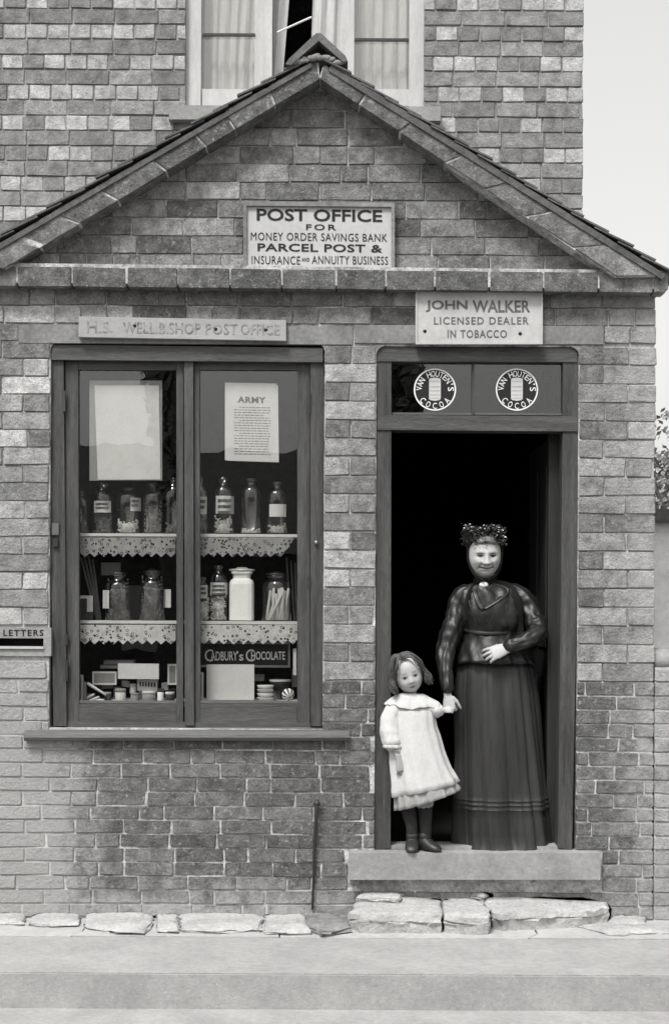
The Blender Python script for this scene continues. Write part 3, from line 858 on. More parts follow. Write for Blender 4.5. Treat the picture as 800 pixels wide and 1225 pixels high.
s = sign_board('long narrow weathered board with faded lettering above the shop window', (94, 380.5, 342, 405), -.03, 'old_sign', .028, tilt=.018, screws=((161, 389.5), (258, 393.5), (318, 394.5)))
bm = new_bm()
bm = new_bm(); text_into(bm, 'H.S.', 104, 384, 134, 398, -.0302, .01, 1.0, tilt=.018); mk('lettering', bm, M['faint_letter'], s)
bm = new_bm(); text_into(bm, 'WELL.B.SHOP', 147, 385.5, 240, 399, -.0302, .01, 1.05, tilt=.018); mk('lettering', bm, M['faint_letter'], s)
bm = new_bm(); text_into(bm, 'POST', 246, 387, 284, 400, -.0302, .01, 1.1, tilt=.018); mk('lettering', bm, M['faint_letter'], s)
bm = new_bm(); text_into(bm, 'OFFICE', 288, 387.5, 334, 400.5, -.0302, .01, 1.05, tilt=.018); mk('lettering', bm, M['faint_letter'], s)


s = sign_board('pale board with a licensee name in grey capitals above the doorway', (497, 349, 649, 411), -.035, 'tobacco_sign', .03, screws=((508, 396), (622, 399)))
bm = new_bm()
for a, b, c, d in (((497, 348), (649, 348), (649, 351), (497, 351)), ((497, 409), (649, 409), (649, 411.5), (497, 411.5)), ((497, 351), (499, 351), (499, 409), (497, 409)), ((647, 351), (649, 351), (649, 409), (647, 409))):
    q = [P(*p, -.042) for p in (a, b, c, d)]; prism(bm, [(v.x, v.z) for v in q], -.042, -.034)
mk('frame', bm, M['sign'], s, bevel=.001)
bm = new_bm()
bm = new_bm(); text_into(bm, 'JOHN', 509, 359, 559, 373, -.0352, .024, 1.0); mk('lettering', bm, M['grey_letter'], s)
bm = new_bm(); text_into(bm, 'WALKER', 565, 359, 634, 373.5, -.0352, .02, 1.0); mk('lettering', bm, M['grey_letter'], s)
bm = new_bm(); text_into(bm, 'LICENSED DEALER', 519, 379, 632, 388, -.0352, .012, 1.2); mk('lettering', bm, M['grey_letter'], s)
bm = new_bm(); text_into(bm, 'IN TOBACCO', 535, 394.5, 606, 404, -.0352, .012, 1.15); mk('lettering', bm, M['grey_letter'], s)


# letter plate
t = thing('letter_slot', (P(25, 785).x, 0, P(25, 785).z), 'stone letter slot set into the brick wall left of the shop window', 'letterbox')
bm = new_bm()
for q in ((-12, 751, 61, 763.5), (52, 763.5, 61, 785), (-12, 776, 52, 785), (-12, 763.5, -6, 776)):
    a = R(*q, Y=-.004); box(bm, a[0], a[1], -.004, .04, a[2], a[3])
mk('surround', bm, M['step_stone'], t)
bm = new_bm(); a = R(-6, 773.5, 52, 776.3, -.012); box(bm, a[0], a[1], -.014, .05, a[2], a[3]); mk('lip', bm, M['sign'], t, bevel=.001)
bm = new_bm(); a = R(-6, 763.5, 52, 774, .05); box(bm, a[0], a[1], .1, .12, a[2] - .01, a[3] + .01); mk('slot', bm, M['black'], t)
bm = new_bm(); text_into(bm, 'LETTERS', 4, 753.5, 52, 761, -.0042, .02, 1.25); mk('lettering', bm, M['black_letter'], t)

# iron rod
bm = new_bm()
pp = [P(379, 958, -.02), P(378.5, 966, -.035), P(377.5, 990, -.03), P(376, 1020, -.02), P(374.5, 1060, -.015), P(373.5, 1088, -.012)]
tube(bm, pp, [.010, .0095, .0085, .0075, .006, .005], 8)
t = mk('iron_rod', bm, M['iron'], smooth=True); tag(t, 'thin black iron rod standing against the bricks between window and doorstep', 'rod')
bm = new_bm(); ball(bm, P(379, 962, -.03), .016, 12, 8, (1, .8, 1)); mk('knob', bm, M['iron'], t, smooth=True)

# cocoa roundels in the transom light
def roundel(cx, cy, label):
    Y = .053; r = 25 * S(Y); c = P(cx, cy, Y)
    bm = new_bm(); n = 48
    prism(bm, [(c.x + r * math.cos(2 * math.pi * i / n), c.z + r * math.sin(2 * math.pi * i / n)) for i in range(n)], Y - .0015, Y)
    o = mk('advertising_roundel', bm, M['black_letter']); tag(o, label, 'advert', 'round advertisements on the glass over the door')
    bm = new_bm()
    def ringm(r0, r1):
        a = [[(c.x + q * math.cos(2 * math.pi * i / n), Y - d, c.z + q * math.sin(2 * math.pi * i / n)) for i in range(n)] for q, d in ((r0, .0015), (r0, .003), (r1, .003), (r1, .0015))]
        loft(bm, a, cap=False)
    ringm(r * .945, r * 1.01)
    mk('rim', bm, M['white_letter'], o)
    bm = new_bm()
    def arc(s_, ang0, ang1, rad, h, flip=False):
        for k, ch in enumerate(s_):
            if ch == ' ': continue
            vs, fs = text_verts(ch, .006)
            ax, bx = min(v.x for v in vs), max(v.x for v in vs); ay, by = 0, .72
            a = math.radians(ang0 + (ang1 - ang0) * k / (len(s_) - 1)); wd = h * (.66 if ch not in "'I" else .2)
            if ch == "'": ay = 0
            nv = []
            for v in vs:
                u = ((v.x - ax) / (bx - ax) - .5) * wd; t_ = (v.y / .72 - .5) * h
                if flip: X = c.x + math.cos(a) * (rad - t_) - math.sin(a) * u * 1; Z = c.z + math.sin(a) * (rad - t_) + math.cos(a) * u
                else: X = c.x + math.cos(a) * (rad + t_) + math.sin(a) * u; Z = c.z + math.sin(a) * (rad + t_) - math.cos(a) * u
                nv.append(bm.verts.new((X, Y - .0016 - (.0015 if v.z > 0 else 0), Z)))
            for f in fs: face(bm, [nv[i] for i in f])
    arc("VAN HOUTEN'S", 176, 2, r * .77, r * .29)
    arc("COCOA", 222, 318, r * .77, r * .3, True)
    mk('lettering', bm, M['white_letter'], o)
    bm = new_bm()
    q = R(cx - 6.5, cy - 14, cx + 6.5, cy + 13, Y)
    prism(bm, [(c.x + a * S(Y), c.z - b * S(Y)) for a, b in ((-5.5, 12.5), (-7, 11), (-7, -12), (-6, -13.5), (0, -14.5), (6, -13.5), (7, -12), (7, 11), (5.5, 12.5), (0, 13.5))], Y - .003, Y - .0016)
    tn = mk('tin', bm, M['paper'], o)
    bm = new_bm()
    for dy, hh in ((-10, .8), (-4, 1.4), (1, 1), (6, .8), (10, .6)):
        a = R(cx - 6, cy + dy, cx + 6, cy + dy + hh, Y); box(bm, a[0], a[1], Y - .0036, Y - .0031, a[2], a[3])
    mk('band', bm, M['old_sign'], tn)
roundel(520, 466, 'round black cocoa advertisement on the left pane above the door')
roundel(618, 466, 'round black cocoa advertisement on the right pane above the door')

# ================================================================== WINDOW DISPLAY
YS = .16
def shelf(py, label, lace, x0=88, x1=362, right_slant=False):
    c = P((x0 + x1) / 2, py + 3, YS)
    t = thing('display_shelf', (c.x, YS, c.z), label, 'shelf')
    bm = new_bm(); a = R(x0, py, x1, py + 3.5, .115); box(bm, a[0], a[1], .115, .34, a[2], a[3]); mk('board', bm, M['shelf'], t, bevel=.002)
    for (l0, l1) in ((96, 210), (238, 356 if not right_slant else 352)):
        bm = new_bm(); n = 10; stepx = (l1 - l0) / n; top = py + 4.5; low = py + 21
        pts_t, pts_m, pts_b = [], [], []
        N_ = n * 6
        rows = []
        for j in range(5):
            row = []
            for i in range(N_ + 1):
                px = l0 + (l1 - l0) * i / N_; ph = (i % 6) / 6; saw = abs(ph - .5) * 2
                bot = low + 2 + 5 * (1 - saw)
                if right_slant and l0 > 230 and px > 338: bot = top + 1 + (352 - px) / 14 * (bot - top)
                yy = top + (bot - top) * j / 4
                v = P(px, yy, .11); v.y = .108 + .004 * math.sin(i * .35) * j / 4; row.append(v)
            rows.append(row)
        loft(bm, rows, cap=False, closed=False)
        mk('lace_trim', bm, M[lace], t)
    return t
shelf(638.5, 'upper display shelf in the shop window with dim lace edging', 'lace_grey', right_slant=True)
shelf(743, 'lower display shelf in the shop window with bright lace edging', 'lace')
bm = new_bm(); a = R(86, 839.5, 366, 846, .1); box(bm, a[0], a[1], .1, .4, a[2], a[3]); mk('window_board', bm, M['shelf'], Wn, bevel=.002)
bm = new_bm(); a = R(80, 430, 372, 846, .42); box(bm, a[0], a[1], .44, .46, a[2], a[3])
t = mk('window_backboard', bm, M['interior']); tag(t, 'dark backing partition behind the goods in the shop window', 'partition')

def bottle(cx, base, top, w_, label, contents='sweets', fill=.3, lab=None, neck=.42, Y=.2, square=False, stopper=False, group=None, name='sweet_bottle', shoulder=.72, opaque=None, fillbits=True):
    """cx, w_, base, top in photo pixels"""
    s_ = S(Y); c = P(cx, base, Y); h = (base - top) * s_; r = w_ / 2 * s_
    t = thing(name, c, label, 'bottle' if name == 'sweet_bottle' else 'jar', group)
    prof = [(r * .9, 0), (r, .01 * h), (r, shoulder * h), (r * .93, (shoulder + .06) * h), (r * .7, (shoulder + .11) * h), (r * neck, (shoulder + .15) * h), (r * neck, .93 * h), (r * (neck + .14), .945 * h), (r * (neck + .14), h * .985), (r * neck * .9, h)]
    n = 24
    bm = new_bm()
    k = 4 if square else 2
    rings = []
    for rr_, z in prof:
        ring = []
        for i in range(n):
            a = 2 * math.pi * i / n; ca, sa = math.cos(a), math.sin(a)
            m_ = (abs(ca) ** k + abs(sa) ** k) ** (-1 / k)
            ring.append((c.x + rr_ * m_ * ca * (.92 if square else 1), c.y + rr_ * m_ * sa * .8, c.z + z))
        rings.append(ring)
    loft(bm, rings)
    mk('glass_body' if not opaque else 'jar_body', bm, M[opaque or 'jar_glass'], t, smooth=not square)
    if stopper:
        bm = new_bm(); z0 = h * .99
        lathe(bm, [(r * neck * .8, z0), (r * (neck + .25), z0 + .003), (r * (neck + .25), z0 + .010), (r * neck * .6, z0 + .014), (r * neck * .5, z0 + .02)], c, 16, 1, .8)
        mk('stopper', bm, M['ceramic'] if opaque else M['jar_glass'], t, smooth=True)
    rg = random.Random(int(cx * 13 + base))
    if contents and fill > 0:
        bm = new_bm(); hf = fill * h
        if contents == 'sticks':
            for i in range(30):
                a0 = Vector((c.x + rg.uniform(-.7, .7) * r, c.y + rg.uniform(-.5, .3) * r, c.z + .006)); a1 = a0 + Vector((rg.uniform(-.2, .9) * r, rg.uniform(-.2, .2) * r, hf * rg.uniform(.75, 1)))
                a1.x = max(c.x - r * .78, min(c.x + r * .78, a1.x)); a0.y = max(a0.y, c.y - r * .55)
                tube(bm, [a0, a1], .0075, 7)
            mk('contents', bm, M['paper'], t, smooth=True)
        else:
            br = .0045
            box(bm, c.x - r * .6, c.x + r * .6, c.y - r * .3, c.y + r * .4, c.z + .003, c.z + hf * .85)
            nb = int(26 + fill * 90)
            for i in range(nb):
                a = rg.uniform(math.pi, 2 * math.pi); q = r * .78
                z = br + rg.uniform(0, 1) * hf * (1 + .15 * math.cos(a * 2))
                ball(bm, (c.x + math.cos(a) * q, c.y + math.sin(a) * q * .78, c.z + z), br * rg.uniform(.8, 1.3), 7, 5)
            mk('contents', bm, M[contents], t, smooth=True)
    if lab:
        x0, y0, x1, y1, ink = lab
        yl = Y - r * .8 - .003
        bm = new_bm(); a = R(x0, y0, x1, y1, yl)
        nx = 6; rows = []
        for z in (a[2], a[3]):
            row = []
            for i in range(nx + 1):
                X = a[0] + (a[1] - a[0]) * i / nx; u = max(-1, min(1, (X - c.x) / (r * 1.01)))
                row.append((X, c.y - r * .8 * (math.sqrt(max(0, 1 - u * u)) if not square else 1) - .002, z))
            rows.append(row)
        loft(bm, rows, cap=False, closed=False)
        lo_ = mk('paper_label', bm, M['paper'], t)
        if ink:
            bm = new_bm()
            wd = a[1] - a[0]; hh = a[3] - a[2]
            yy = min(p[1] for p in rows[0]) - .0012
            for row in range(2 if ink == 1 else 3):
                zc = a[3] - hh * (.27 + .33 * row)
                x = a[0] + wd * .12
                while x < a[1] - wd * .15:
                    e = rg.uniform(.0025, .005); box(bm, x, x + e, yy, yy + .0008, zc - hh * .09, zc + hh * .09); x += e + rg.uniform(.0012, .0025)
            mk('print', bm, M['black_letter'], lo_)
    return t
gu, gm_ = 'sweet bottles on the upper window shelf', 'jars on the lower window shelf'
B0, B1 = 638, 742.5
bottle(98, B0, 587, 16, 'narrow bottle half hidden by the left edge of the left pane, top shelf', 'dark_sweets', .3, None, group=gu)
bottle(123, B0, 577, 25, 'bottle with a wide white label, second from the left on the top shelf', 'dark_sweets', .35, (112, 599, 132, 613, 1), group=gu)
bottle(153, B0, 583, 29, 'broad bottle of bright candies with a small label at its right, top shelf', 'sweets', .25, (156, 595, 167, 611, 1), group=gu, neck=.35, shoulder=.78)
bottle(183, B0, 577, 25, 'bottle holding pale lumpy sweets without a label, top shelf of left pane', 'mid_card', .55, None, group=gu)
bottle(207, B0, 571, 22, 'plain clear bottle at the right edge of the left pane, top shelf', 'dark_sweets', .15, None, group=gu)
bottle(239, B0, 571, 20, 'bottle with a curling white label half hidden by the middle window post', 'dark_sweets', .3, (232, 594, 247, 615, 1), group=gu)
bottle(267, B0, 571, 25, 'bottle with a large ornate white label above crumbled sweets, top shelf', 'sweets', .27, (258, 593, 279, 614.5, 2), group=gu)
bottle(300, B0, 571.5, 25, 'unlabelled bottle almost empty, between two labelled ones on the top shelf', 'sweets', .06, None, group=gu)
bottle(331, B0, 576, 25, 'bottle with a plain blank label, rightmost on the top shelf', 'paper', .15, (322, 603, 342, 618, 0), group=gu)
bottle(141, B1, 687, 30, 'dark glass jar with a flanged stopper, left of the pair on the lower shelf', 'dark_sweets', .8, (121, 706, 130, 728, 0), neck=.55, shoulder=.74, stopper=True, group=gm_, name='glass_jar')
bottle(182, B1, 685, 30, 'dark glass jar with a flanged stopper, right of the pair on the lower shelf', 'dark_sweets', .8, (195, 705, 203, 727, 0), neck=.55, shoulder=.74, stopper=True, group=gm_, name='glass_jar')
bottle(242, B1, 690, 19, 'labelled sweet bottle half hidden behind the middle post on the lower shelf', 'sweets', .5, (233, 700, 248, 716, 1), group=gm_)
bottle(261, B1, 676, 22, 'narrow bottle filled with round white mints on the lower shelf', 'sweets', .52, (251, 697, 271.5, 712, 2), group=gm_)
bottle(289, B1, 683, 32, 'square white ceramic jar with a knobbed lid on the lower shelf', None, 0, None, neck=.72, shoulder=.74, stopper=True, square=True, opaque='ceramic', group=gm_, name='ceramic_jar')
bottle(331, B1, 688, 36, 'wide glass jar packed with slanting white sticks on the lower shelf', 'sticks', .68, None, neck=.55, shoulder=.78, stopper=True, group=gm_, name='glass_jar')

def pbox(name, rect, Y, depth, m, label, cat, tilt=0, group=None, bev=.001, rim=None):
    x0, y0, x1, y1 = rect; cx = (x0 + x1) / 2
    bm = new_bm(); q = [P(px, py + tilt * (px - cx), Y) for px, py in ((x0, y1), (x1, y1), (x1, y0), (x0, y0))]
    prism(bm, [(v.x, v.z) for v in q], Y, Y + depth)
    o = mk(name, bm, M[m], bevel=bev); tag(o, label, cat, group)
    if rim:
        bm = new_bm(); k = 1.6
        for a in ((x0 - .5, y0 - .5, x1 + .5, y0 + k), (x0 - .5, y1 - k, x1 + .5, y1 + .5), (x0 - .5, y0 + k, x0 + k, y1 - k), (x1 - k, y0 + k, x1 + .5, y1 - k)):
            q = R(*a, Y=Y); box(bm, q[0], q[1], Y - .003, Y - .0005, q[2], q[3])
        mk('rim', bm, M[rim], o)
    return o
# posters behind the glass
o = pbox('poster', (107, 455, 194, 575), .092, .002, 'card_back', 'large blank white bill hung in the left window pane', 'poster', bev=0)
bm = new_bm(); q = [P(*p, .088) for p in ((117, 574), (192, 573.5), (190, 461), (113, 461))]; prism(bm, [(v.x, v.z) for v in q], .087, .0905); mk('sheet', bm, M['paper'], o)
o = pbox('poster', (269, 458, 331, 551), .09, .002, 'paper', 'printed recruiting bill with small text hung in the right window pane', 'poster', bev=0, tilt=.02)
bm = new_bm(); q = [P(*p, .088) for p in ((272, 551), (333.5, 553), (332.5, 461), (270.5, 459))]; prism(bm, [(v.x, v.z) for v in q], .0865, .0885); mk('sheet', bm, M['paper'], o)
bm = new_bm()
text_into(bm, 'ARMY', 284, 474.5, 318, 482, .0864, .04, 1.1, tilt=.02, depth=.0008)
rg = random.Random(4)
y = 487
for k in range(19):
    x = 280 + (6 if k % 5 == 0 else 0); xe = 324 - (rg.uniform(0, 16) if k % 4 == 3 else rg.uniform(0, 3))
    while x < xe:
        e = rg.uniform(2, 6); a = R(x, y + .02 * (x - 300), min(x + e, xe), y + .02 * (x - 300) + .9, .0864); box(bm, a[0], a[1], .0857, .0862, a[2], a[3]); x += e + 1.1
    y += 3.1
mk('lettering', bm, M['grey_letter'], o)
# lower-shelf oddments
o = pbox('card_box', (96, 714, 110, 742), .17, .06, 'dark_card', 'small dark box with white edges at the left end of the lower shelf', 'box')
bm = new_bm()
for a in ((95, 712.5, 111, 716), (104, 716, 111, 732)):
    q = R(*a, Y=.166); box(bm, q[0], q[1], .166, .169, q[2], q[3])
mk('white_edge', bm, M['paper'], o)
for k, (x0, y0, x1, y1) in enumerate(((97, 668, 116, 742), (101, 666, 118, 742), (106, 666, 119, 742), (111, 670, 120, 742))):
    bm = new_bm(); tube(bm, [P(x1, y1, .3), P(x0, y0, .33)], .006, 8)
    tag(mk('stick', bm, M['card_back'], smooth=True), 'long thin stick leaning at the left end of the lower window shelf', 'stick', 'sticks leaning behind the jars at the left')
for k, (x0, x1) in enumerate(((347, 343), (352, 348), (355, 353))):
    bm = new_bm(); tube(bm, [P(x0, 742, .3), P(x1, 668 + 3 * k, .33)], .005, 8)
    tag(mk('stick', bm, M['mid_card'], smooth=True), 'long thin stick leaning at the right end of the lower window shelf', 'stick', 'sticks leaning behind the jars at the right')
pbox('packet', (121, 673, 143, 688), .3, .05, 'card_back', 'flat grey packet lying high behind the left dark jar', 'packet')
# bottom display
YB = .17
o = pbox('advertising_board', (238, 769, 346, 797), .22, .01, 'black_letter', 'black chocolate advertising board with white lettering at the back of the bottom display', 'sign')
bm = new_bm()
for a in ((237.5, 768, 347, 770.5), (237.5, 796, 347, 798.5), (344.5, 770.5, 347, 796)):
    q = R(*a, Y=.215); box(bm, q[0], q[1], .212, .2195, q[2], q[3])
mk('frame', bm, M['card_back'], o)
bm = new_bm()
bm = new_bm(); text_into(bm, 'C', 245, 777, 255, 791.5, .2198, .0, 1, tilt=0); mk('lettering', bm, M['white_letter'], o)
bm = new_bm(); text_into(bm, 'ADBURY', 252, 779.5, 284, 790.5, .2196, .008, 1); mk('lettering', bm, M['white_letter'], o)
bm = new_bm(); text_into(bm, 's', 286, 783, 291, 790.5, .2196, .01); mk('lettering', bm, M['white_letter'], o)
bm = new_bm(); text_into(bm, "'", 283.5, 779, 285, 782, .2196, .01); mk('lettering', bm, M['white_letter'], o)
bm = new_bm(); text_into(bm, 'C', 294, 777, 304, 791.5, .2198, .0); mk('lettering', bm, M['white_letter'], o)
bm = new_bm(); text_into(bm, 'HOCOLATE', 300.5, 779.5, 341, 789.5, .2196, .012, 1); mk('lettering', bm, M['white_letter'], o)

pbox('show_card', (247, 795, 304, 837.5), .16, .004, 'paper', 'large square blank card propped below the chocolate board', 'card', tilt=-.0)
pbox('show_card', (141, 794, 190, 812.5), .15, .004, 'paper', 'wide blank card propped among small goods in the left pane', 'card', tilt=.01)
pbox('show_card', (350.5, 776, 354.5, 808), .14, .003, 'paper', 'thin upright white strip at the right edge of the right pane', 'card')
pbox('picture_tin', (111, 804, 139, 819), .2, .03, 'mid_card', 'shallow tin with a pale rim left of the wide blank card', 'tin', rim='paper')
pbox('picture_tin', (201, 795, 212, 819), .2, .02, 'mid_card', 'small framed picture card at the right edge of the left pane', 'tin', rim='paper')
pbox('tray', (120, 796, 158, 800), .26, .08, 'card_back', 'lower flat tray stacked behind the pale rimmed tin', 'tray')
pbox('tray', (124, 790, 160, 795), .26, .07, 'mid_card', 'upper flat tray stacked behind the pale rimmed tin', 'tray')
pbox('packet', (93.5, 808, 99, 838), .14, .03, 'card_back', 'tall narrow packet with a pale face standing at the left edge of the left pane', 'packet', rim='paper')
pbox('packet', (238, 805, 243, 835), .15, .02, 'card_back', 'tall narrow packet beside the large square card', 'packet', rim='paper')
o = pbox('comb_tray', (164, 814, 188, 827), .19, .03, 'paper', 'small pale rack of short dark pens below the wide card', 'rack', tilt=.06)
bm = new_bm()
for k in range(6):
    q = R(167 + k * 3.4, 816 + k * .2, 168.6 + k * 3.4, 821 + k * .2, .187); box(bm, q[0], q[1], .1865, .1895, q[2], q[3])
mk('pen', bm, M['black_letter'], o)
def tub(cx, base, top, w_, m, label, lid='mid_card', Y=.16, cat='tub', prof=None):
    s_ = S(Y); c = P(cx, base, Y); h = (base - top) * s_; r = w_ / 2 * s_
    t = thing('small_tub', c, label, cat)
    bm = new_bm(); lathe(bm, prof and [(a * r, b * h) for a, b in prof] or [(r * .9, 0), (r, h * .1), (r, h * .7), (r * .95, h * .72)], c, 20); mk('body', bm, M[m], t, smooth=True)
    bm = new_bm(); lathe(bm, [(r * .8, h * .72), (r * 1.03, h * .74), (r * 1.03, h * .96), (r * .9, h)], c, 20); mk('lid', bm, M[lid], t, smooth=True)
    return t
rg2 = random.Random(77)
for k, (x, y, w_, h_) in enumerate(((98, 838, 9, 22), (108, 838, 10, 8), (128, 824, 12, 6), (150, 822, 9, 7), (170, 838, 8, 18), (184, 822, 9, 10), (197, 826, 8, 9), (205, 838, 9, 14), (140, 838, 9, 16), (118, 826, 8, 7))):
    pbox('small_packet', (x - w_ / 2, y - h_, x + w_ / 2, y), .24 + .008 * k, .03, rg2.choice(['mid_card', 'card_back', 'shelf', 'dark_card', 'mid_card']), 'one of the small packets heaped in the shadow behind the tubs in the left pane', 'packet', tilt=rg2.uniform(-.12, .12), group='small packets heaped behind the tubs')
for k, (x, y, w_, h_) in enumerate(((331, 838, 9, 12), (310, 815, 12, 8), (352, 822, 6, 22))):
    pbox('small_packet', (x - w_ / 2, y - h_, x + w_ / 2, y), .27 + .008 * k, .03, rg2.choice(['mid_card', 'card_back']), 'one of the small packets standing in the shadow beside the dishes in the right pane', 'packet', tilt=rg2.uniform(-.1, .1), group='small packets behind the dishes')
tub(144, 838.5, 824, 13, 'paper', 'round pale tub with a domed lid at the front of the left pane', 'card_back')
tub(159, 830, 818, 8, 'paper', 'small pale pot standing behind the round tubs', 'sign', Y=.2)
tub(161, 838.5, 829, 10, 'mid_card', 'squat grey pot between the domed tub and the wide tin')
tub(178, 838.5, 827, 16, 'card_back', 'wide low grey tin below the rack of pens', 'paper')
tub(192, 838.5, 824, 8, 'ceramic', 'small white jar with a dark lid, third from the right edge of the left pane', 'dark_card')
tub(203, 838.5, 828, 11, 'dark_card', 'dark pot with a pale lid at the front right of the left pane', 'paper')
tub(129, 838.5, 828, 8, 'dark_card', 'tiny dark pot beside the slanting cigar', 'mid_card')
bm = new_bm(); tube(bm, [P(105, 818, .14), P(126, 831, .13)], [.008, .006], 8)
tag(mk('cigar', bm, M['paper'], smooth=True), 'white rolled tube lying slanted at the lower left of the left pane', 'tube')
bm = new_bm()
for a, b in (((104, 835), (112, 831)), ((108, 838), (118, 834)), ((114, 837), (124, 838))): tube(bm, [P(*a, .13), P(*b, .125)], .006, 6)
tag(mk('paper_twist', bm, M['shelf'], smooth=True), 'crumpled heap of white paper twists in the lower left corner of the left pane', 'wrapping')
# stacked dishes, bowl, striped ball
for k in range(4):
    c = P(317.5, 838.5 - k * 4.8, .18); bm = new_bm(); r = 10 * S(.18)
    lathe(bm, [(r * .7, 0), (r * .9, .004), (r, .014), (r * 1.02, .0175), (r * .95, .0175)], c, 24)
    lab = ['bottom', 'second lowest', 'second highest', 'top'][k]
    tag(mk('dish', bm, M['ceramic' if k % 2 else 'sign'], smooth=True), lab + ' dish of the white stack beside the striped ball', 'dish', 'stacked white dishes')
c = P(335, 826, .26); bm = new_bm(); r = 13 * S(.26)
lathe(bm, [(r * .4, 0), (r * .7, .01), (r * .98, .04), (r, .048), (r * .95, .05)], c, 28)
t = mk('bowl', bm, M['dark_card'], smooth=True); tag(t, 'dark patterned bowl with a pale rim behind the striped ball', 'bowl')
bm = new_bm(); lathe(bm, [(r * .99, .044), (r * 1.03, .046), (r * 1.03, .053), (r * .97, .054)], c, 28); mk('rim', bm, M['paper'], t)
c = P(344.5, 831, .15); r = 7.6 * S(.15)
bm = new_bm(); ball(bm, c, r, 28, 16)
t = mk('striped_ball', bm, M['black_letter'], smooth=True); tag(t, 'small ball with radiating black and white stripes at the right front of the display', 'ball')
bm = new_bm()
hub = Vector((.25, -.9, -.35)).normalized(); ua = hub.orthogonal().normalized(); va = hub.cross(ua)
for k in range(9):
    rows = []
    for j in range(9):
        th = .12 + 1.5 * j / 8; row = []
        for i in range(4):
            ph = 2 * math.pi * (k + .08 + .6 * i / 3) / 9
            d = hub * math.cos(th) + (ua * math.cos(ph) + va * math.sin(ph)) * math.sin(th)
            row.append(Vector(c) + d * (r + .0006))
        rows.append(row)
    loft(bm, rows, cap=False, closed=False)
mk('stripe', bm, M['white_letter'], t, smooth=True)

# ================================================================== BACKGROUND AT THE RIGHT, AND ACROSS THE STREET
bm = new_bm(); YG = 4.0
a = P(782, 625, YG); box(bm, a.x - .6, a.x + 6, YG, YG + .25, -.2, a.z)
t = mk('garden_wall', bm, M['limewash'], bevel=.01); tag(t, 'limewashed garden wall glimpsed past the right corner of the post office', 'wall')
bm = new_bm(); box(bm, a.x - .65, a.x + 6, YG - .06, YG + .31, a.z + .001, a.z + .1); mk('coping', bm, M['roof_far'], t, bevel=.02)
def leafy(name, c, rx, ry, rz, n, seed, label, trunk_h, lsz=.09):
    rr = random.Random(seed)
    t = thing(name, (c[0], c[1], 0), label, 'tree')
    bm = new_bm(); tube(bm, [(c[0], c[1], -.2), (c[0] + .05, c[1], trunk_h * .6), (c[0], c[1], c[2])], [.18, .13, .06], 10)
    for k in range(7):
        a = rr.uniform(0, 6.28); tube(bm, [(c[0], c[1], trunk_h * rr.uniform(.5, .9)), (c[0] + math.cos(a) * rx * .7, c[1] + math.sin(a) * ry * .7, c[2] + rr.uniform(-.3, .5) * rz)], [.06, .015], 6)
    mk('trunk', bm, M['bark'], t, smooth=True)
    bm = new_bm()
    for k in range(n):
        while True:
            p = Vector((rr.uniform(-1, 1), rr.uniform(-1, 1), rr.uniform(-1, 1)))
            if p.length < 1 and noise.noise(p * 2.2 + Vector((seed, 0, 0))) > -.18: break
        q = Vector((c[0] + p.x * rx, c[1] + p.y * ry, c[2] + p.z * rz))
        d = Vector((rr.gauss(0, 1), rr.gauss(0, 1), rr.gauss(0, 1))).normalized(); e = d.orthogonal().normalized() * lsz; f = d.cross(e) * .5
        vs = [bm.verts.new(q + v) for v in (e, f, -e, -f)]; bm.faces.new(vs)
    mk('crown', bm, M['leaf'], t)
a = P(830, 575, 7.5)
leafy('garden_tree', (a.x + .3, 7.5, a.z - .25), 1.1, 1.1, 1.15, 14000, 3, 'pale leafy tree standing beyond the limewashed garden wall', 1.6, .04)

yx0, yx1 = XR + .004, 3.6
t = thing('yard_wall', (2.4, .1, 0), 'low whitened brick yard wall joining the right corner of the post office', 'wall')
bm = new_bm(); wall_bricks(bm, yx0, yx1, .005, .0672, 18, .236, .0085, [], lambda r, i, what, x, z: (rw.random() < .15 if what == 'len' else rw.choice([.2, .26, .3]) * rw.uniform(.9, 1.1)), rng=rw)
mk('brickwork', bm, M['brick'], t)
bm = new_bm(); box(bm, yx0, yx1, .0065, .22, -.1, .005 + 18 * .0672); mk('mortar', bm, M['mortar'], t)
bm = new_bm(); z_ = .005 + 18 * .0672
tube(bm, [(yx0 + .02, .11, z_ + .03), (2.2, .11, z_ + .035), (yx1, .11, z_ + .03)], [.1, .105, .1], 14, (1.15, .6)); mk('coping', bm, M['step_stone'], t, smooth=True)

# houses and trees on the far side of the street, mirrored in the glass
t = thing('cottage', (1, -15, -.15), 'long low cottage across the street mirrored darkly in the shop glass', 'house')
bm = new_bm(); box(bm, -9, 11, -18, -13.5, -.3, 2.3); mk('wall', bm, M['roof_far'], t)
bm = new_bm(); 
va_ = [bm.verts.new(p) for p in ((-9.3, -13.2, 2.25), (11.3, -13.2, 2.25), (11.3, -15.7, 3.95), (-9.3, -15.7, 3.95), (-9.3, -18.2, 2.25), (11.3, -18.2, 2.25))]
for f in ((0, 1, 2, 3), (3, 2, 5, 4), (0, 3, 4), (1, 5, 2), (0, 4, 5, 1)): bm.faces.new([va_[i] for i in f])
rf = mk('roof', bm, M['roof_far'], t)
bm = new_bm(); box(bm, 4, 4.7, -16, -15.4, 3.5, 4.9); mk('chimney', bm, M['roof_far'], rf)
bm = new_bm()
for x in (-6, -3, 3, 6, 9): box(bm, x, x + .9, -13.5, -13.44, .9, 1.8)
mk('window', bm, M['white_wood'], t)
leafy('street_tree', (-2.3, -13.0, 4.3), .3, .35, 1.7, 1600, 5, 'slender dark tree across the street mirrored in the left of the shop glass', 3.0, .1)
leafy('street_tree', (.92, -13.0, 4.4), .35, .35, 1.3, 1600, 6, 'shorter dark tree across the street mirrored in the glass over the door', 3.2, .1)

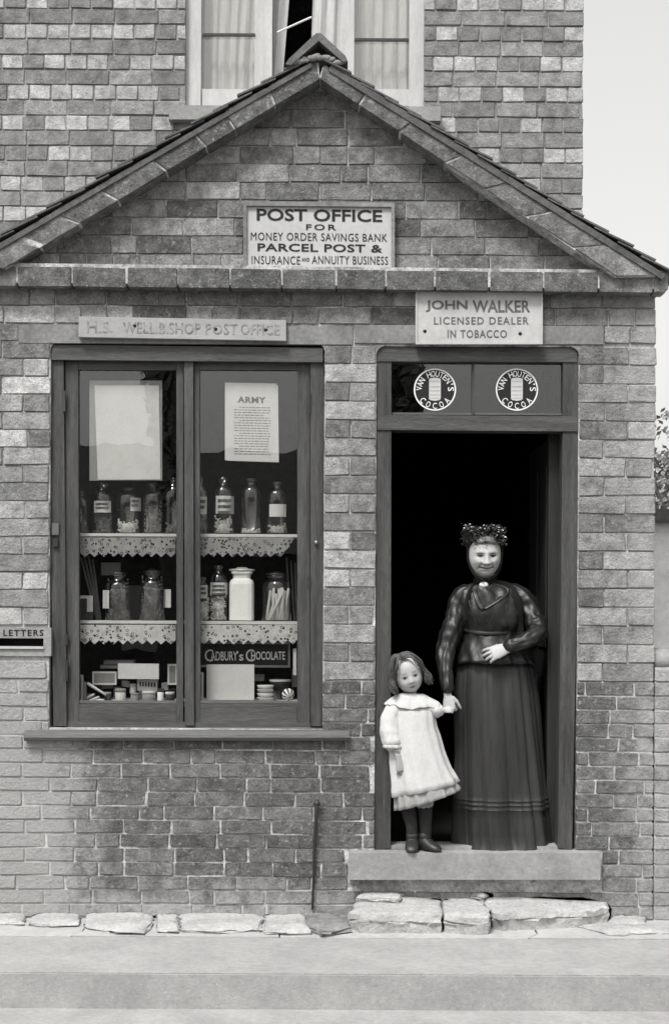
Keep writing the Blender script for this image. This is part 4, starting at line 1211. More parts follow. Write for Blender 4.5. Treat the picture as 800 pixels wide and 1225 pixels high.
# ================================================================== PEOPLE
def remesh(o, vox, smooth_it=1):
    m = o.modifiers.new('remesh', 'REMESH'); m.mode = 'VOXEL'; m.voxel_size = vox; m.use_smooth_shade = True
    if smooth_it:
        q = o.modifiers.new('smooth', 'SMOOTH'); q.factor = .5; q.iterations = smooth_it
    dg = bpy.context.evaluated_depsgraph_get(); dg.update()
    me = bpy.data.meshes.new_from_object(o.evaluated_get(dg)); o.modifiers.clear()
    old = o.data; o.data = me; bpy.data.meshes.remove(old)
    for p in me.polygons: p.use_smooth = True

def gs(x, s): return math.exp(-(x * x) / (2 * s * s))

def head(bm, T, rx, ryf, ryb, H, feat, jaw=.36, nu=132, nv=100):
    rings = []
    for j in range(1, nv):
        z = -math.cos(math.pi * j / nv); zz = abs(z)
        r = (1 - zz ** (2.4 if z > 0 else 2.7)) ** (.5 if z > 0 else .46)
        t = max(0, (-.15 - z) / .85)
        ring = []
        for i in range(nu):
            th = 2 * math.pi * i / nu; sx, cy = math.sin(th), -math.cos(th)
            x = rx * r * sx * (1 - jaw * t ** 1.25)
            if cy < 0: y = ryf * r * cy * (1 - .06 * t)
            else: y = ryb * r * cy * (1 - .5 * t) * (1.0 if z < 0 else 1)
            if cy < .1:
                w_ = min(1, (.1 - cy) / .5)
                y -= feat(x, z * H) * w_
            ring.append(T @ Vector((x, y, z * H)))
        rings.append(ring)
    loft(bm, rings)

def hand(bm, W_, X, Zb, side, sc, curls, spread=.16, thumb=(25, 20), open_thumb=.5):
    X = Vector(X).normalized(); Zb = Vector(Zb); Zb = (Zb - X * Zb.dot(X)).normalized(); Yd = Zb.cross(X) * side
    W_ = Vector(W_)
    def w(x, y, z): return W_ + (X * x + Yd * y + Zb * z) * sc
    rings = []
    for x, hw, ht in ((-.03, .023, .019), (0, .025, .018), (.03, .034, .017), (.06, .040, .015), (.085, .040, .012), (.094, .036, .008)):
        rings.append([w(x, hw * math.cos(a), ht * math.sin(a)) for a in [2 * math.pi * k / 14 for k in range(14)]])
    loft(bm, rings)
    for k, (y, L_) in enumerate(((.030, .070), (.010, .078), (-.010, .073), (-.029, .058))):
        c = curls[k] if isinstance(curls[0], (tuple, list)) else curls
        p = w(.082 - .004 * abs(k - 1), y, 0); ang = 0; sp = (y / .03) * spread
        pts = [p]; segs = (.44, .31, .25); d0 = (X * math.cos(sp) + Yd * math.sin(sp))
        for sg, cu in zip(segs, c):
            ang += math.radians(cu); d = d0 * math.cos(ang) - Zb * math.sin(ang)
            p = p + d * L_ * sg * sc; pts.append(p)
        tube(bm, pts, [.0095 * sc, .0090 * sc, .0082 * sc, .0066 * sc], 8)
    p = w(.018, .026, -.004); d = X * math.cos(open_thumb) + Yd * math.sin(open_thumb) - Zb * .25
    p1 = p + d.normalized() * .036 * sc
    d2 = (X * math.cos(open_thumb * .4) + Yd * math.sin(open_thumb * .4) - Zb * .45).normalized(); p2 = p1 + d2 * .03 * sc; p3 = p2 + (d2 - Zb * .3).normalized() * .022 * sc
    tube(bm, [p, p1, p2, p3], [.014 * sc, .0115 * sc, .010 * sc, .0078 * sc], 8)

def wrinkle(bm, amp, fr, seed=0, st=(1, 1, 1)):
    bm.normal_update()
    mv = []
    for v in bm.verts:
        q = Vector((v.co.x * st[0], v.co.y * st[1], v.co.z * st[2])) * fr + Vector((seed, seed * 2, 0))
        mv.append(v.normal * amp * (noise.noise(q) + .5 * noise.noise(q * 2.1)))
    for v, d in zip(bm.verts, mv): v.co += d

def ringp(py, cx, rx, ry, Yc, n=96, fold=None, tilt=0.0, sq=2.0):
    """horizontal cloth ring: photo coordinates for height, centre and half width; ry in metres"""
    out = []
    s_ = S(Yc)
    for i in range(n):
        a = 2 * math.pi * i / n; ca, sa = math.cos(a), math.sin(a)
        m_ = (abs(ca) ** sq + abs(sa) ** sq) ** (-1 / sq)
        f = 1 + (fold(a) if fold else 0)
        c = P(cx, py, Yc); x = rx * s_ * ca * m_ * f; y = ry * sa * m_ * f
        out.append(Vector((c.x + x, Yc + y, c.z - tilt * x)))
    return out

def cloth(name, rings, m, parent, wr=(.004, 9), st=(1, 1, 1), cap=False, seed=0, sub=3):
    bm = new_bm()
    rs = []
    for i in range(len(rings) - 1):
        for k in range(sub):
            t = k / sub; rs.append([a.lerp(b, t) for a, b in zip(rings[i], rings[i + 1])])
    rs.append(rings[-1])
    loft(bm, rs, cap=cap)
    if wr: wrinkle(bm, wr[0], wr[1], seed, st)
    o = mk(name, bm, M[m], parent, smooth=True)
    return o

def skin_paint(o, Tinv, fn, base):
    me = o.data
    at = me.color_attributes.get('Col')
    if at: me.color_attributes.remove(at)
    at = me.color_attributes.new('Col', 'FLOAT_COLOR', 'POINT')
    for v in me.vertices:
        q = Tinv @ v.co
        at.data[v.index].color = G(fn(q, base))

STEPZ = P(500, 1021, -.075).z
# ---------------------------------------------------------------- woman
WY = .17
TH = Matrix.Translation(P(579, 664.5, .125)) @ Matrix.Rotation(math.radians(5), 4, 'X') @ Matrix.Rotation(math.radians(3), 4, 'Z')
def feat_old(x, z):
    d = 0; ax = abs(x)
    t = max(0, min(1, (.012 - z) / .046))
    if z > -.046: d += (.006 + .020 * t) * gs(x, .0065 + .006 * t) * (1 if z > -.036 else max(0, 1 - (-.036 - z) / .006)) * (1 if z < .012 else gs(z - .012, .01))
    d += .006 * gs(ax - .013, .005) * gs(z + .033, .006)                 # nostrils
    d -= .013 * gs(ax - .031, .012) * gs(z - .002, .0095)               # sockets
    d += .006 * gs(ax - .031, .008) * gs(z - .000, .0055)               # eyes
    d += .005 * gs(ax - .028, .016) * gs(z - .018, .007)                # brow
    d += .009 * gs(ax - .043, .013) * gs(z + .026, .013)                # cheeks lifted by the smile
    d -= .006 * gs(ax - (.022 + max(0, -.030 - z) * .55), .0035) * (1 if -.066 < z < -.03 else 0)   # folds beside the mouth
    zm = -.0585 + .0040 * (x / .03) ** 2
    d -= .006 * gs(z - zm, .0028) * (1 if ax < .030 else gs(ax - .03, .004))
    d += .003 * gs(z - zm - .006, .003) * gs(x, .018) + .003 * gs(z - zm + .007, .0035) * gs(x, .016)
    d += .008 * gs(x, .017) * gs(z + .090, .011)
    d -= .003 * gs(x, .02) * gs(z + .073, .004)
    for k in range(3): d -= .0012 * gs(z - .042 - k * .011, .0018) * gs(x, .03)
    return d
bm = new_bm()
head(bm, TH, .0800, .088, .085, .1075, feat_old, .15)
nk = P(580, 690, .15)
tube(bm, [P(579, 676, .15), P(580, 700, .165), P(582, 712, .17)], [.05, .048, .055], 16)
loft(bm, [ringp(706, 584, 30, .07, WY, 32), ringp(715, 585, 36, .085, WY, 32), ringp(745, 586, 33, .09, WY, 32), ringp(770, 587, 29, .085, WY, 32), ringp(800, 589, 36, .1, WY, 32), ringp(830, 590, 36, .1, WY, 32)])
armL = [P(556, 713, .165), P(546, 737, .145), P(537, 764, .115), P(532, 795, .065), P(535, 832, .02)]
armR = [P(614, 713, .17), P(633, 735, .145), P(641, 754, .09), P(627, 768, .025), P(607, 777, .0)]
tube(bm, [P(585, 712, .17)] + armL, [.035, .032, .030, .028, .024, .019], 12)
tube(bm, [P(585, 712, .17)] + armR, [.035, .032, .030, .028, .024, .019], 12)
hand(bm, P(607, 776.5, .0), (-.97, -.03, -.30), (0.05, -.95, .42), -1, .86, ((12, 26, 22), (14, 30, 25), (16, 32, 25), (18, 34, 28)), .20, open_thumb=.35)
hand(bm, P(535.5, 832, .012), (.12, -.12, -1), (-.35, -.9, .1), 1, .78, ((55, 70, 40), (58, 72, 40), (60, 72, 40), (62, 70, 40)), .05, open_thumb=.7)
for sx in (-1, 1):
    tube(bm, [P(590 + sx * 15, 815, WY), P(592 + sx * 17, 910, WY), P(594 + sx * 18, 1000, WY - .01), ], [.075, .055, .04], 12)
    a = P(594 + sx * 18, 1008, WY); a.z = STEPZ + .035; b = a + Vector((sx * .01, -.06, -.01))
    tube(bm, [a, b], [.035, .028], 10)
woman = mk('person', bm, M['skin'], recenter=False)
remesh(woman, .0028, 1)
def paint_old(q, base):
    x, y, z = q; ax = abs(x)
    if y < -.02 and -.12 < z < .12 and ax < .09:
        v = base
        v *= 1 - .62 * math.exp(-((ax - .030) / .015) ** 2 - ((z - .003) / .010) ** 2)  # eye socket shade painted into the skin colour
        e = ((ax - .0305) / .0135) ** 2 + ((z - .001) / .0055) ** 2
        if e < 1: v = .12
        if ((ax - .0305) / .0080) ** 2 + ((z - .001) / .0055) ** 2 < 1: v = .008
        if abs(z - .0052 + (ax - .030) ** 2 * 12) < .0022 and .015 < ax < .047: v = .02
        if abs(z - .0150 + abs(ax - .026) * .22) < .0024 and .013 < ax < .048: v *= .5
        zm = -.0585 + .0050 * (x / .03) ** 2
        if abs(z - zm) < .0028 and ax < .036: v = .03
        v *= 1 - .35 * gs(z - zm + .0062, .0028) * gs(x, .018)
        if abs(z + .0405) < .003 and .003 < ax < .013: v = .05
        v *= 1 - .38 * gs(ax - (.020 + max(0, -.030 - z) * .62), .003) * (1 if -.066 < z < -.032 else 0)  # crease shade painted into the skin, mouth folds to lower lids
        for k_ in range(3): v *= 1 - .16 * gs(z - .040 - k_ * .010 - .002 * math.cos(x * 60), .0016) * gs(x, .032)
        v *= 1 - .25 * gs(z + .013 + (ax - .03) * .2, .0020) * gs(ax - .032, .012)
        return v
    return base
skin_paint(woman, TH.inverted(), paint_old, .40)
tag(woman, 'elderly woman in a long black dress and trimmed bonnet standing in the doorway', 'person')
c0 = Vector(P(590, 1012, WY)); c0.z = STEPZ

def skf(amp):
    amp *= 2.6
    gr = [(4.71 + d, wd, k) for d, wd, k in ((-1.15, .05, .5), (-.86, .04, .8), (-.52, .06, .6), (-.22, .035, .9), (.16, .05, 1.2), (.42, .04, .6), (.66, .06, 1.3), (.93, .05, .8), (1.2, .05, .6))]
    return lambda a: amp * -.5 * sum(k * math.exp(-((a - c) / wd) ** 2) for c, wd, k in gr) + amp * (.45 * (1 - 2 * abs(math.sin(a * 3.5 + .3))) + .35 * (1 - 2 * abs(math.sin(a * 6 + 1.0))) + .2 * math.sin(a * 4 - 1) + .12 * math.sin(a * 23 + 1))
rs = []
prof = [(776, 588, 33, .095, 0), (786, 589, 41, .12, .012), (800, 591, 47, .14, .018), (830, 592, 50, .15, .022), (870, 593.5, 52, .16, .028), (910, 595.5, 54.5, .17, .034), (945, 597.5, 57, .18, .04),
        (952, 598, 57.6, .183, .04), (954, 598, 58.6, .187, .04), (955.5, 598, 57.4, .182, .04), (957.5, 598, 57.8, .184, .04), (959, 598, 58.8, .188, .04), (960.5, 598, 57.6, .183, .04), (963, 598.4, 58.2, .185, .04), (964.5, 598.4, 59.2, .189, .04), (966, 598.5, 58, .185, .04),
        (985, 600, 60, .19, .045), (1002, 601.5, 61.5, .197, .05), (1016.5, 602.5, 62, .215, .012), (1016.8, 602.5, 58, .2, .012)]
for py, cx, rx, ry, am in prof: rs.append(ringp(py, cx, rx, ry, WY + .01, 160, skf(am)))
cloth('skirt', rs, 'skirt', woman, (.02, 5), (1, 1, .35), seed=3, sub=2)
# bodice
def bf(amp, k=14): return lambda a: amp * (math.sin(a * k) + .5 * math.sin(a * 9 + 1))
rs = [ringp(695, 580, 11.5, .055, .155, 96), ringp(699, 580.5, 15, .062, .16, 96), ringp(703, 582, 29, .075, .168, 96), ringp(708, 584, 38, .088, WY, 96), ringp(717, 585, 42, .105, WY, 96, bf(.006)),
      ringp(733, 586, 41, .122, WY, 96, bf(.014)), ringp(747, 586.5, 38, .118, WY, 96, bf(.018)), ringp(756, 587, 35.5, .105, WY, 96, bf(.010)), ringp(766, 588, 38, .115, WY, 96, bf(.016)), ringp(780, 589, 43, .14, WY, 96, bf(.026)), ringp(793, 590, 48, .158, WY, 96, bf(.034)), ringp(793.5, 590, 45, .148, WY, 96, bf(.034))]
cloth('bodice', rs, 'silk', woman, (.012, 24), (1, 1, .6), seed=8)
def panel(name, m, pts, thick=.006, Yfun=None, bev=.002):
    """piece of cloth lying on the bodice: polygon in photo pixels with its own depth"""
    bm = new_bm(); f = [P(px, py, yy) for px, py, yy in pts]
    a = [bm.verts.new(v) for v in f]; b = [bm.verts.new(v + Vector((0, thick, 0))) for v in f]; n = len(f)
    bm.faces.new(a); bm.faces.new(b[::-1])
    for i in range(n): bm.faces.new([a[i], b[i], b[(i + 1) % n], a[(i + 1) % n]])
    return mk(name, bm, M[m], woman, bevel=bev)
def frontY(px, py):
    """depth of the bodice front at a pixel"""
    tab = [(699, 15, .062, 581), (708, 38, .088, 584), (717, 42, .105, 585), (733, 41, .122, 586), (747, 38, .118, 586.5), (756, 35.5, .105, 587), (766, 38, .115, 588), (780, 43, .14, 589), (793, 48, .158, 590)]
    py = max(699, min(793, py))
    for q0, q1 in zip(tab, tab[1:]):
        if q0[0] <= py <= q1[0]:
            t = (py - q0[0]) / (q1[0] - q0[0]); rx = q0[1] + (q1[1] - q0[1]) * t; ry = q0[2] + (q1[2] - q0[2]) * t; cx = q0[3] + (q1[3] - q0[3]) * t
            u = max(-.98, min(.98, (px - cx) / rx)); return WY - ry * math.sqrt(1 - u * u)
    return WY - .1
def strip(name, m, line, half, lift=.006, n=14, wav=0):
    """a fold or band of cloth following a photo polyline over the bodice"""
    bm = new_bm(); pts, r = smooth_path([P(px, py, frontY(px, py) - lift) for px, py in line], [half * S(.05)] * len(line), 4)
    tube(bm, pts, r, 8, (.2, 1))
    return mk(name, bm, M[m], woman, smooth=True)
for ln in (((566, 701), (569, 712), (573, 722), (577, 728)), ((590, 700), (606, 706), (598, 716), (580, 727))): strip('lapel', 'silk', ln, 3.2, .004)
for k in range(5):
    strip('pleat', 'silk', ((590 + k * 4, 714 + k * 1), (587 + k * 4.6, 728), (582 + k * 5, 745)), .8, -.0005)
for k in range(4):
    strip('pleat', 'silk', ((560 + k * 4, 716 + k * 2), (564 + k * 4, 730), (570 + k * 4, 746)), .8, -.0005)
strip('waistband', 'silk', ((552, 753), (570, 757), (588, 758), (606, 757), (621, 753)), 2.2, .005)
strip('shawl', 'velvet', ((594, 700), (608, 704), (615, 714), (619, 730), (620, 750), (622, 770)), 6.5, .008)
strip('shawl', 'velvet', ((566, 702), (561, 710), (558, 724), (558, 742)), 3, .004)
for dy, r in ((695.5, .053), (692.5, .052)):
    bm = new_bm(); c = P(580, dy, .148)
    n = 40; rg_ = [[(c.x + (r + q * math.cos(b)) * math.cos(a), c.y + (r * .98 + q * math.cos(b)) * math.sin(a), c.z + .012 * math.sin(b) + .010 * math.sin(a)) for b in [2 * math.pi * j / 8 for j in range(8)]] for q in (.006,) for a in [2 * math.pi * i / n for i in range(n)]]
    rg_.append(rg_[0]); loft(bm, rg_, cap=False); bmesh.ops.remove_doubles(bm, verts=bm.verts, dist=1e-6)
    mk('collar', bm, M['velvet'], woman, smooth=True)
bm = new_bm(); ball(bm, P(578.5, 699.5, frontY(578.5, 699.5) - .014), .022, 20, 12, (1, .35, .62)); mk('brooch', bm, M['ceramic'], woman, smooth=True)
# sleeves, full above the elbow
def sleeve(name, pts, rad, m, parent, k=6, seed=0, amp=.006, fr=14, n=40, fold=.03, st=(1, 1, 1)):
    p, r = smooth_path(pts, rad, k); bm = new_bm()
    tube(bm, p, r, n, None, lambda i, a: 1 + fold * math.sin(5 * a + i * .35) + fold * .6 * math.sin(9 * a - i * .2) + fold * .7 * math.sin(i * 8 / k + a))
    wrinkle(bm, amp, fr, seed, st)
    return mk(name, bm, M[m], parent, smooth=True)
s_ = S(.12)
sleeve('sleeve', [P(562, 706, .17), P(553, 712, .165), P(547, 724, .16), P(545, 740, .14), P(539, 757, .12), P(534, 774, .1), P(532, 790, .07), P(533, 808, .035), P(535, 826, .012)], [9 * s_, 11 * s_, 12.5 * s_, 13 * s_, 13 * s_, 12 * s_, 10 * s_, 8 * s_, 7.5 * s_], 'silk', woman, seed=2, k=9, amp=.007, fr=26, n=72, fold=.035, st=(1, 1, .45))
sleeve('sleeve', [P(604, 705, .175), P(617, 709, .17), P(628, 720, .16), P(635, 735, .14), P(641, 748, .11), P(642, 757, .07), P(630, 766, .025), P(618, 771, .005), P(608, 774, -.0)], [8 * s_, 10.5 * s_, 12.5 * s_, 13 * s_, 13 * s_, 12 * s_, 10 * s_, 8.5 * s_, 8 * s_], 'silk', woman, seed=5, k=9, amp=.007, fr=26, n=72, fold=.035, st=(.7, 1, .6))
# grey hair showing under the bonnet
bm = new_bm()
for k in range(26):
    x = -.052 + .104 * k / 25
    pp = [TH @ Vector((x * .55, -.078 + abs(x) * .25, .096)), TH @ Vector((x * .9, -.086 + abs(x) ** 2 * 8, .078 - abs(x) * .18)), TH @ Vector((x * 1.12 + .002, -.078 + abs(x) ** 2 * 14, .068 - abs(x) * .35))]
    p, r = smooth_path(pp, [.004, .005, .003], 3); tube(bm, p, r, 6)
mk('hair', bm, M['old_hair'], woman, smooth=True)
# bonnet: dark cap round the head, strings, jet leaves on top
bm = new_bm(); rings = []
for j in range(15):
    t = j / 14; ring = []
    for i in range(40):
        a = math.pi * 2 * i / 40
        x = (.083 - .004 * t) * math.sin(a); y = .014 + (.083 - .006 * t) * -math.cos(a); z = .074 + .060 * t
        if -math.cos(a) > -.2: z -= (1 - t) * .12 * (1 + math.cos(a + math.pi)) / 2 + (1 - t) * .03
        q = 1 + .03 * math.sin(a * 9 + t * 4)
        ring.append(TH @ Vector((x * q, y * q - (.028 if -math.cos(a) < 0 else 0) * (1 - t) * 0, z)))
    rings.append(ring)
loft(bm, rings)
bonnet = mk('bonnet', bm, M['velvet'], woman, smooth=True)
for sx in (-1, 1):
    bm = new_bm()
    pp = [TH @ Vector((sx * .082, -.012, .065)), TH @ Vector((sx * .084, -.02, .02)), TH @ Vector((sx * .078, -.03, -.035)), TH @ Vector((sx * .056, -.045, -.086)), TH @ Vector((sx * .012, -.058, -.115))]
    p, r = smooth_path(pp, [.008, .006, .006, .007, .007], 4); tube(bm, p, r, 8, (.5, 1)); mk('ribbon', bm, M['velvet'], bonnet, smooth=True)
bm = new_bm(); rr = random.Random(21)
for k in range(1100):
    a = rr.uniform(0, 2 * math.pi); t = rr.random()
    R_ = (.064 + .031 * rr.random()) * (1 + .06 * math.sin(t * 3.1)); q = TH @ Vector((R_ * 1.08 * math.sin(a), .004 - R_ * math.cos(a), .064 + .082 * t * (1 + .10 * math.sin(a * 3 + 1)) - .05 * max(0, -(-math.cos(a))) * 0 - .022 * abs(math.sin(a)) ** 3 * (1 - t)))
    q += Vector((rr.gauss(0, .006), rr.gauss(0, .006), 0))
    d = Vector((rr.gauss(0, 1), rr.gauss(0, 1), rr.gauss(.6, .8))).normalized(); e = d.orthogonal().normalized(); f = d.cross(e); L1, L2 = rr.uniform(.007, .018), rr.uniform(.003, .007)
    vs = [bm.verts.new(q + v) for v in (-d * L1 * .5, e * L2 + f * .002, d * L1 * .5, -e * L2 + f * .002)]; bm.faces.new(vs)
    if k % 4 == 0: ball(bm, q, rr.uniform(.003, .0055), 7, 5)
mk('trimming', bm, M['jet'], bonnet)

# ---------------------------------------------------------------- girl
GY = .0
TG = Matrix.Translation(P(487.5, 806, -.012)) @ Matrix.Rotation(math.radians(-15), 4, 'Y') @ Matrix.Rotation(math.radians(6), 4, 'X') @ Matrix.Rotation(math.radians(4), 4, 'Z')
def feat_child(x, z):
    d = 0; ax = abs(x)
    t = max(0, min(1, (-.004 - z) / .028))
    if z > -.043: d += (.002 + .011 * t) * gs(x, .0055 + .003 * t) * (1 if z > -.036 else max(0, 1 - (-.036 - z) / .006)) * (1 if z < -.004 else gs(z + .004, .008))
    d -= .006 * gs(ax - .026, .010) * gs(z + .008, .009)
    d += .004 * gs(ax - .026, .007) * gs(z + .009, .006)
    d += .006 * gs(ax - .034, .014) * gs(z + .042, .016)
    d += .004 * gs(x, .030) * gs(z - .045, .02)
    d += .0045 * gs(x, .010) * gs(z + .0535, .0035) + .0045 * gs(x, .009) * gs(z + .062, .0038) - .003 * gs(z + .0575, .0016) * gs(x, .013)
    d += .005 * gs(x, .012) * gs(z + .083, .009)
    return d
bm = new_bm()
head(bm, TG, .0675, .074, .080, .0930, feat_child, .20)
tube(bm, [P(489, 815, .01), P(491, 833, .015), P(493, 842, .015)], [.033, .031, .04], 14)
loft(bm, [ringp(838, 493, 17, .045, .01, 24), ringp(850, 493, 24, .06, .01, 24), ringp(880, 495, 24, .06, .01, 24), ringp(915, 498, 25, .065, .01, 24), ringp(940, 500, 24, .06, .01, 24)])
tube(bm, [P(490, 848, .01), P(472, 855, .0), P(466, 875, -.02), P(472, 895, -.05), P(477, 909, -.07)], [.03, .032, .026, .02, .0145], 12)
tube(bm, [P(495, 848, .01), P(515, 848, .0), P(524, 851, -.01), P(531, 850, -.01)], [.03, .028, .02, .014], 12)
hand(bm, P(477.5, 908, -.072), (.22, -.12, -1), (.1, -1, .1), 1, .64, ((20, 28, 20), (22, 30, 20), (24, 30, 22), (26, 32, 24)), .14, open_thumb=.45)
hand(bm, P(530, 850, -.012), (.95, -.1, .1), (.0, -.9, .4), 1, .42, ((30, 40, 30),) * 4, .06, open_thumb=.5)
footz = STEPZ + .026
for (px, toe, kx) in ((493, Vector((-.012, -.085, -.004)), 487), (508, Vector((.062, -.055, -.004)), 507)):
    a = P(px, 1005, .0); a.z = footz + .004
    tube(bm, [P(kx, 940, .01), P(kx + 2, 970, .01), P(px, 990, .0), Vector((a.x, a.y, footz + .02))], [.03, .026, .02, .015], 12)
    tube(bm, [a, a + toe * .6], [.015, .012], 10)
girl = mk('person', bm, M['skin'], recenter=False)
remesh(girl, .0026, 1)
def paint_child(q, base):
    x, y, z = q; ax = abs(x)
    if y < -.015 and abs(z) < .1 and ax < .07:
        v = base
        e = ((ax - .026) / .0105) ** 2 + ((z + .0085) / .0052) ** 2
        v *= 1 - .22 * gs(ax - .026, .011) * gs(z + .004, .008)
        if e < 1: v = .32
        if ((ax - .026) / .0064) ** 2 + ((z + .0085) / .0060) ** 2 < 1: v = .015
        if abs(z + .0035 - (.026 - ax) ** 2 * -30) < .0026 and .013 < ax < .039: v = .05
        if abs(z - .011 - .002 * math.cos((ax - .026) * 80)) < .0018 and .014 < ax < .040: v *= .62
        if abs(z + .0575) < .0065 and ax < .0145 * (1 - abs(z + .0575) / .012): v *= .6
        if abs(z + .0575) < .0018 and ax < .0145: v = .06
        if abs(z + .0395) < .002 and .003 < ax < .008: v *= .45
        return v
    if q.z < -.25: return base * (.72 if q.z < -.3 else .9)  # shade on the lower arm and hand, painted into the skin
    return base
skin_paint(girl, TG.inverted(), paint_child, .41)
tag(girl, 'small girl in a loose white smock holding the hand of the woman in black', 'person')
# smock
def sf(amp, ph=0): return lambda a: 1.7 * amp * (.6 * math.sin(a * 6 + ph) + .4 * math.sin(a * 11 + 1 + ph) + .2 * math.sin(a * 17))
rs = [ringp(831, 492, 11, .04, .01, 96), ringp(835, 492.5, 19, .05, .008, 96), ringp(840, 493, 24, .058, .004, 96, sf(.01)), ringp(852, 493, 27, .068, 0, 96, sf(.02), -.02), ringp(872, 493.5, 29, .076, -.002, 96, sf(.03), -.05),
      ringp(900, 498, 32, .088, -.005, 96, sf(.035), -.1), ringp(925, 503.5, 35.5, .1, -.005, 96, sf(.04), -.17), ringp(944, 509, 39, .11, -.005, 96, sf(.045), -.23), ringp(944.5, 509, 37.5, .106, -.005, 96, sf(.045), -.23)]
cloth('smock', rs, 'cotton', girl, (.004, 14), (1, 1, .7), seed=4)
def rf_(amp): return lambda a: amp * (math.sin(a * 16) + .4 * math.sin(a * 29 + 1))
rs = [ringp(938, 508, 36, .1, -.005, 128, rf_(.01), -.23), ringp(946, 509, 37, .104, -.005, 128, rf_(.03), -.25), ringp(957, 511.5, 38.5, .11, -.005, 128, rf_(.05), -.33), ringp(957.4, 511.5, 36, .105, -.005, 128, rf_(.05), -.33)]
cloth('petticoat_frill', rs, 'cotton_dark', girl, None)
sg = S(0)
sleeve('sleeve', [P(484, 842, .0), P(473, 848, -.005), P(468, 862, -.015), P(467, 878, -.03), P(470, 891, -.045)], [9 * sg, 11.5 * sg, 12.5 * sg, 12.5 * sg, 11.5 * sg], 'cotton', girl, seed=11, amp=.004, fold=.025)
bm = new_bm()
c = P(470.5, 893, -.046); rg_ = []
for q, dz in ((11.8, .010), (12.6, 0), (12.2, -.008), (10.5, -.007)):
    rg_.append([c + Vector((q * sg * math.cos(a) * (1 + .05 * math.sin(9 * a)), q * sg * .95 * math.sin(a) * (1 + .05 * math.sin(9 * a)), dz + .1 * q * sg * -math.cos(a) * 0 + .0 * a)) for a in [2 * math.pi * i / 60 for i in range(60)]])
loft(bm, rg_, cap=False); mk('cuff', bm, M['cotton'], girl, smooth=True)
sleeve('sleeve', [P(500, 842, .0), P(512, 845, -.002), P(522, 850, -.006), P(526, 851, -.008)], [9 * sg, 11 * sg, 9.5 * sg, 7.5 * sg], 'cotton', girl, seed=13, amp=.004, fold=.02)
# wide turned-down collar
bm = new_bm(); rings = []
for t in [i / 8 for i in range(9)]:
    ring = []
    for i in range(90):
        a = 2 * math.pi * i / 90; ca, sa = math.cos(a), math.sin(a)
        rx = 12 + 19.5 * t; ry = .040 + .036 * t
        c = P(492, 829.5 + 10.5 * t ** 1.7, .005)
        w_ = 1 + .035 * t * math.sin(a * 9) + .02 * t * math.sin(a * 17)
        ring.append(Vector((c.x + rx * sg * ca * w_, .005 + ry * sa * w_, c.z + .004 * t * math.sin(a * 5 + 1) + .002 * t * math.sin(a * 13) - .022 * t * t * (1 - abs(ca)) * 1.2 - .012 * t * abs(ca) - .03 * (rx * sg * ca) * 1)))
    rings.append(ring)
rings.append([v + Vector((0, 0, -.004)) for v in rings[-1]]); rings.append([Vector((v.x, v.y, v.z - .004)) for v in rings[-4]])
loft(bm, rings, cap=False); mk('collar', bm, M['cotton'], girl, smooth=True)
# legs
for (px, kx) in ((493, 487.5), (509, 507)):
    rs = []
    bm = new_bm(); tube(bm, [P(kx, 958, .01), P(kx + 1.5, 972, .01), P(px - .5, 988, .0), P(px, 1003, .0)], [.036, .035, .029, .026], 20)
    mk('stocking', bm, M['stocking'], girl, smooth=True)
    bm = new_bm(); tube(bm, [P(kx, 948, .01), P(kx + .4, 963, .01)], [.043, .044], 24, None, lambda i, a: 1 + .05 * math.sin(8 * a)); mk('drawers', bm, M['cotton_dark'], girl, smooth=True)
for (px, tx, ty) in ((493, -.10, -1), (508, .72, -.70)):
    a = P(px, 1000, .0); d = Vector((tx, ty, 0)).normalized(); e = Vector((-d.y, d.x, 0)); bm = new_bm()
    def lp(l, ww, z0, z1, n=16):
        c = Vector((a.x, a.y, STEPZ)) + d * l
        return [c + e * ww * (abs(math.cos(q)) ** .8 * (1 if math.cos(q) > 0 else -1)) + Vector((0, 0, z0 + (z1 - z0) * (.5 + .5 * math.sin(q)))) for q in [2 * math.pi * i / n for i in range(n)]]
    loft(bm, [lp(-.034, .012, .004, .05), lp(-.030, .024, .002, .068), lp(-.01, .029, .002, .078), lp(.014, .030, .002, .070), lp(.032, .031, .002, .056), lp(.055, .032, .002, .044), (lp(.076, .029, .002, .036)), lp(.090, .020, .003, .026), lp(.096, .010, .006, .018)])
    tube(bm, [Vector((a.x, a.y, STEPZ + .06)), Vector((a.x, a.y + .004, STEPZ + .078))], [.030, .031], 16)
    shoe = mk('boot', bm, M['leather'], girl, smooth=True)
    bm = new_bm()
    for l, z in ((.018, .069), (.034, .057)):
        pts = [Vector((a.x, a.y, STEPZ)) + d * l + e * (.030 * math.cos(q)) + Vector((0, 0, .008 + (z - .008) * math.sin(q))) for q in [math.pi * i / 12 for i in range(13)]]
        tube(bm, pts, .0035, 6)
    mk('strap', bm, M['leather'], shoe, smooth=True)
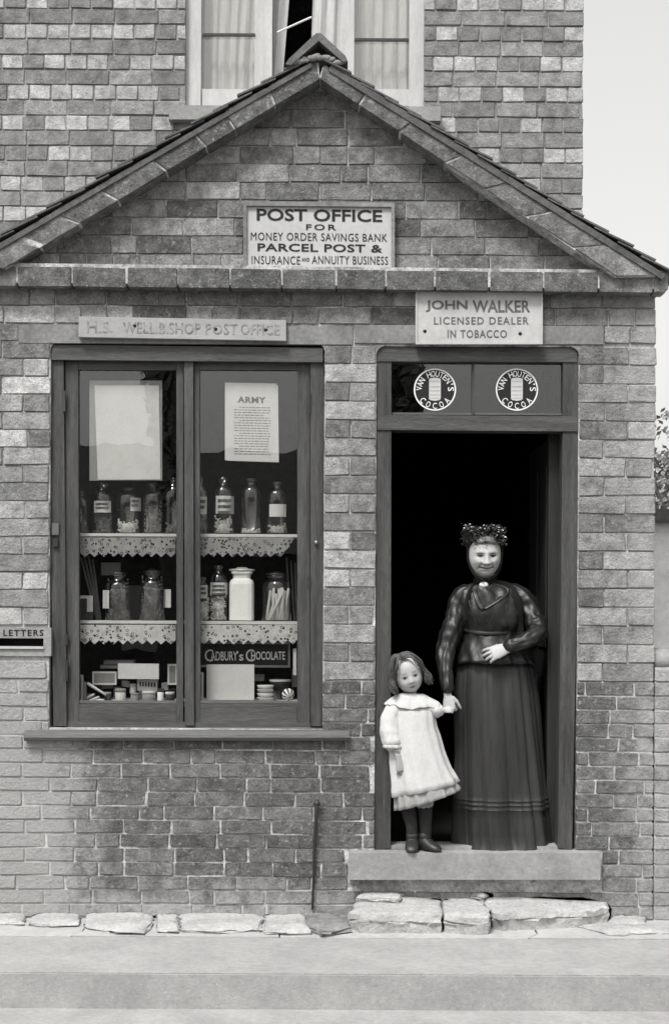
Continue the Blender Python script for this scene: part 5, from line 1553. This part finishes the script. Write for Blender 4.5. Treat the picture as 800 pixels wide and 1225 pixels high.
# hair: parted cap and wavy locks
rr = random.Random(33); bm = new_bm()
hx = lambda x, y, z: TG @ Vector((x, y, z))
rings = []
for j in range(14):
    t = j / 13; ring = []
    ph = math.pi / 2 * (1 - t * 1.02)
    for i in range(40):
        a = 2 * math.pi * i / 40; fr_ = max(0, math.cos(a)) ; drop = 1 - .62 * fr_ ** 1.2
        phx = math.pi / 2 - (math.pi / 2 * 1.35) * t * drop
        ring.append(hx(.069 * math.cos(phx) * math.sin(a), .006 - .079 * math.cos(phx) * math.cos(a), .101 * math.sin(phx)))
    rings.append(ring)
loft(bm, rings[1:], cap=False)
part_x = -.012
for k in range(520):
    side = -1 if k % 2 else 1
    u = rr.random()                       # 0 front .. 1 back of the parting
    y0 = -.058 + .11 * u; x0 = part_x + side * .003
    z0 = .099 * math.sqrt(max(.1, 1 - (y0 / .088) ** 2)) + .002
    endy = -.050 + .10 * u + rr.gauss(0, .006); endx = side * (.070 + .022 * rr.random()); endz = -.034 - .036 * rr.random()
    if u < .16: mid = (side * .046, -.072, .052)
    else: mid = (side * .064, y0 * .85, .045)
    pts = [hx(x0, y0, z0), hx((x0 + mid[0]) * .55, (y0 + mid[1]) * .53, (z0 + mid[2]) * .56 + .012), hx(*mid), hx(side * (.069 + .004 * math.sin(k)), endy * .8, .0 + .01 * rr.random()), hx(endx, endy, (endz) * .6), hx(endx * .97 + side * .006 * math.sin(k * 1.7), endy - .006, endz)]
    pts = [p + Vector((rr.gauss(0, .0015), rr.gauss(0, .0015), rr.gauss(0, .0015))) for p in pts]
    bulk = rr.uniform(0, .012); pts = [q + (q - TG.translation).normalized() * bulk * min(1, i_ / 2) for i_, q in enumerate(pts)]
    p, r = smooth_path(pts, [.0016, .0019, .0021, .0021, .0019, .0008], 5)
    amp_ = rr.uniform(.002, .009); fr_ = rr.uniform(.5, .8); p = [q + Vector((amp_ * math.sin(i * fr_ + k * .11), amp_ * .8 * math.cos(i * fr_ + k * .13), 0)) * (i / len(p)) ** 1.3 for i, q in enumerate(p)]
    tube(bm, p, r, 5)
mk('hair', bm, M['hair'], girl, smooth=True)
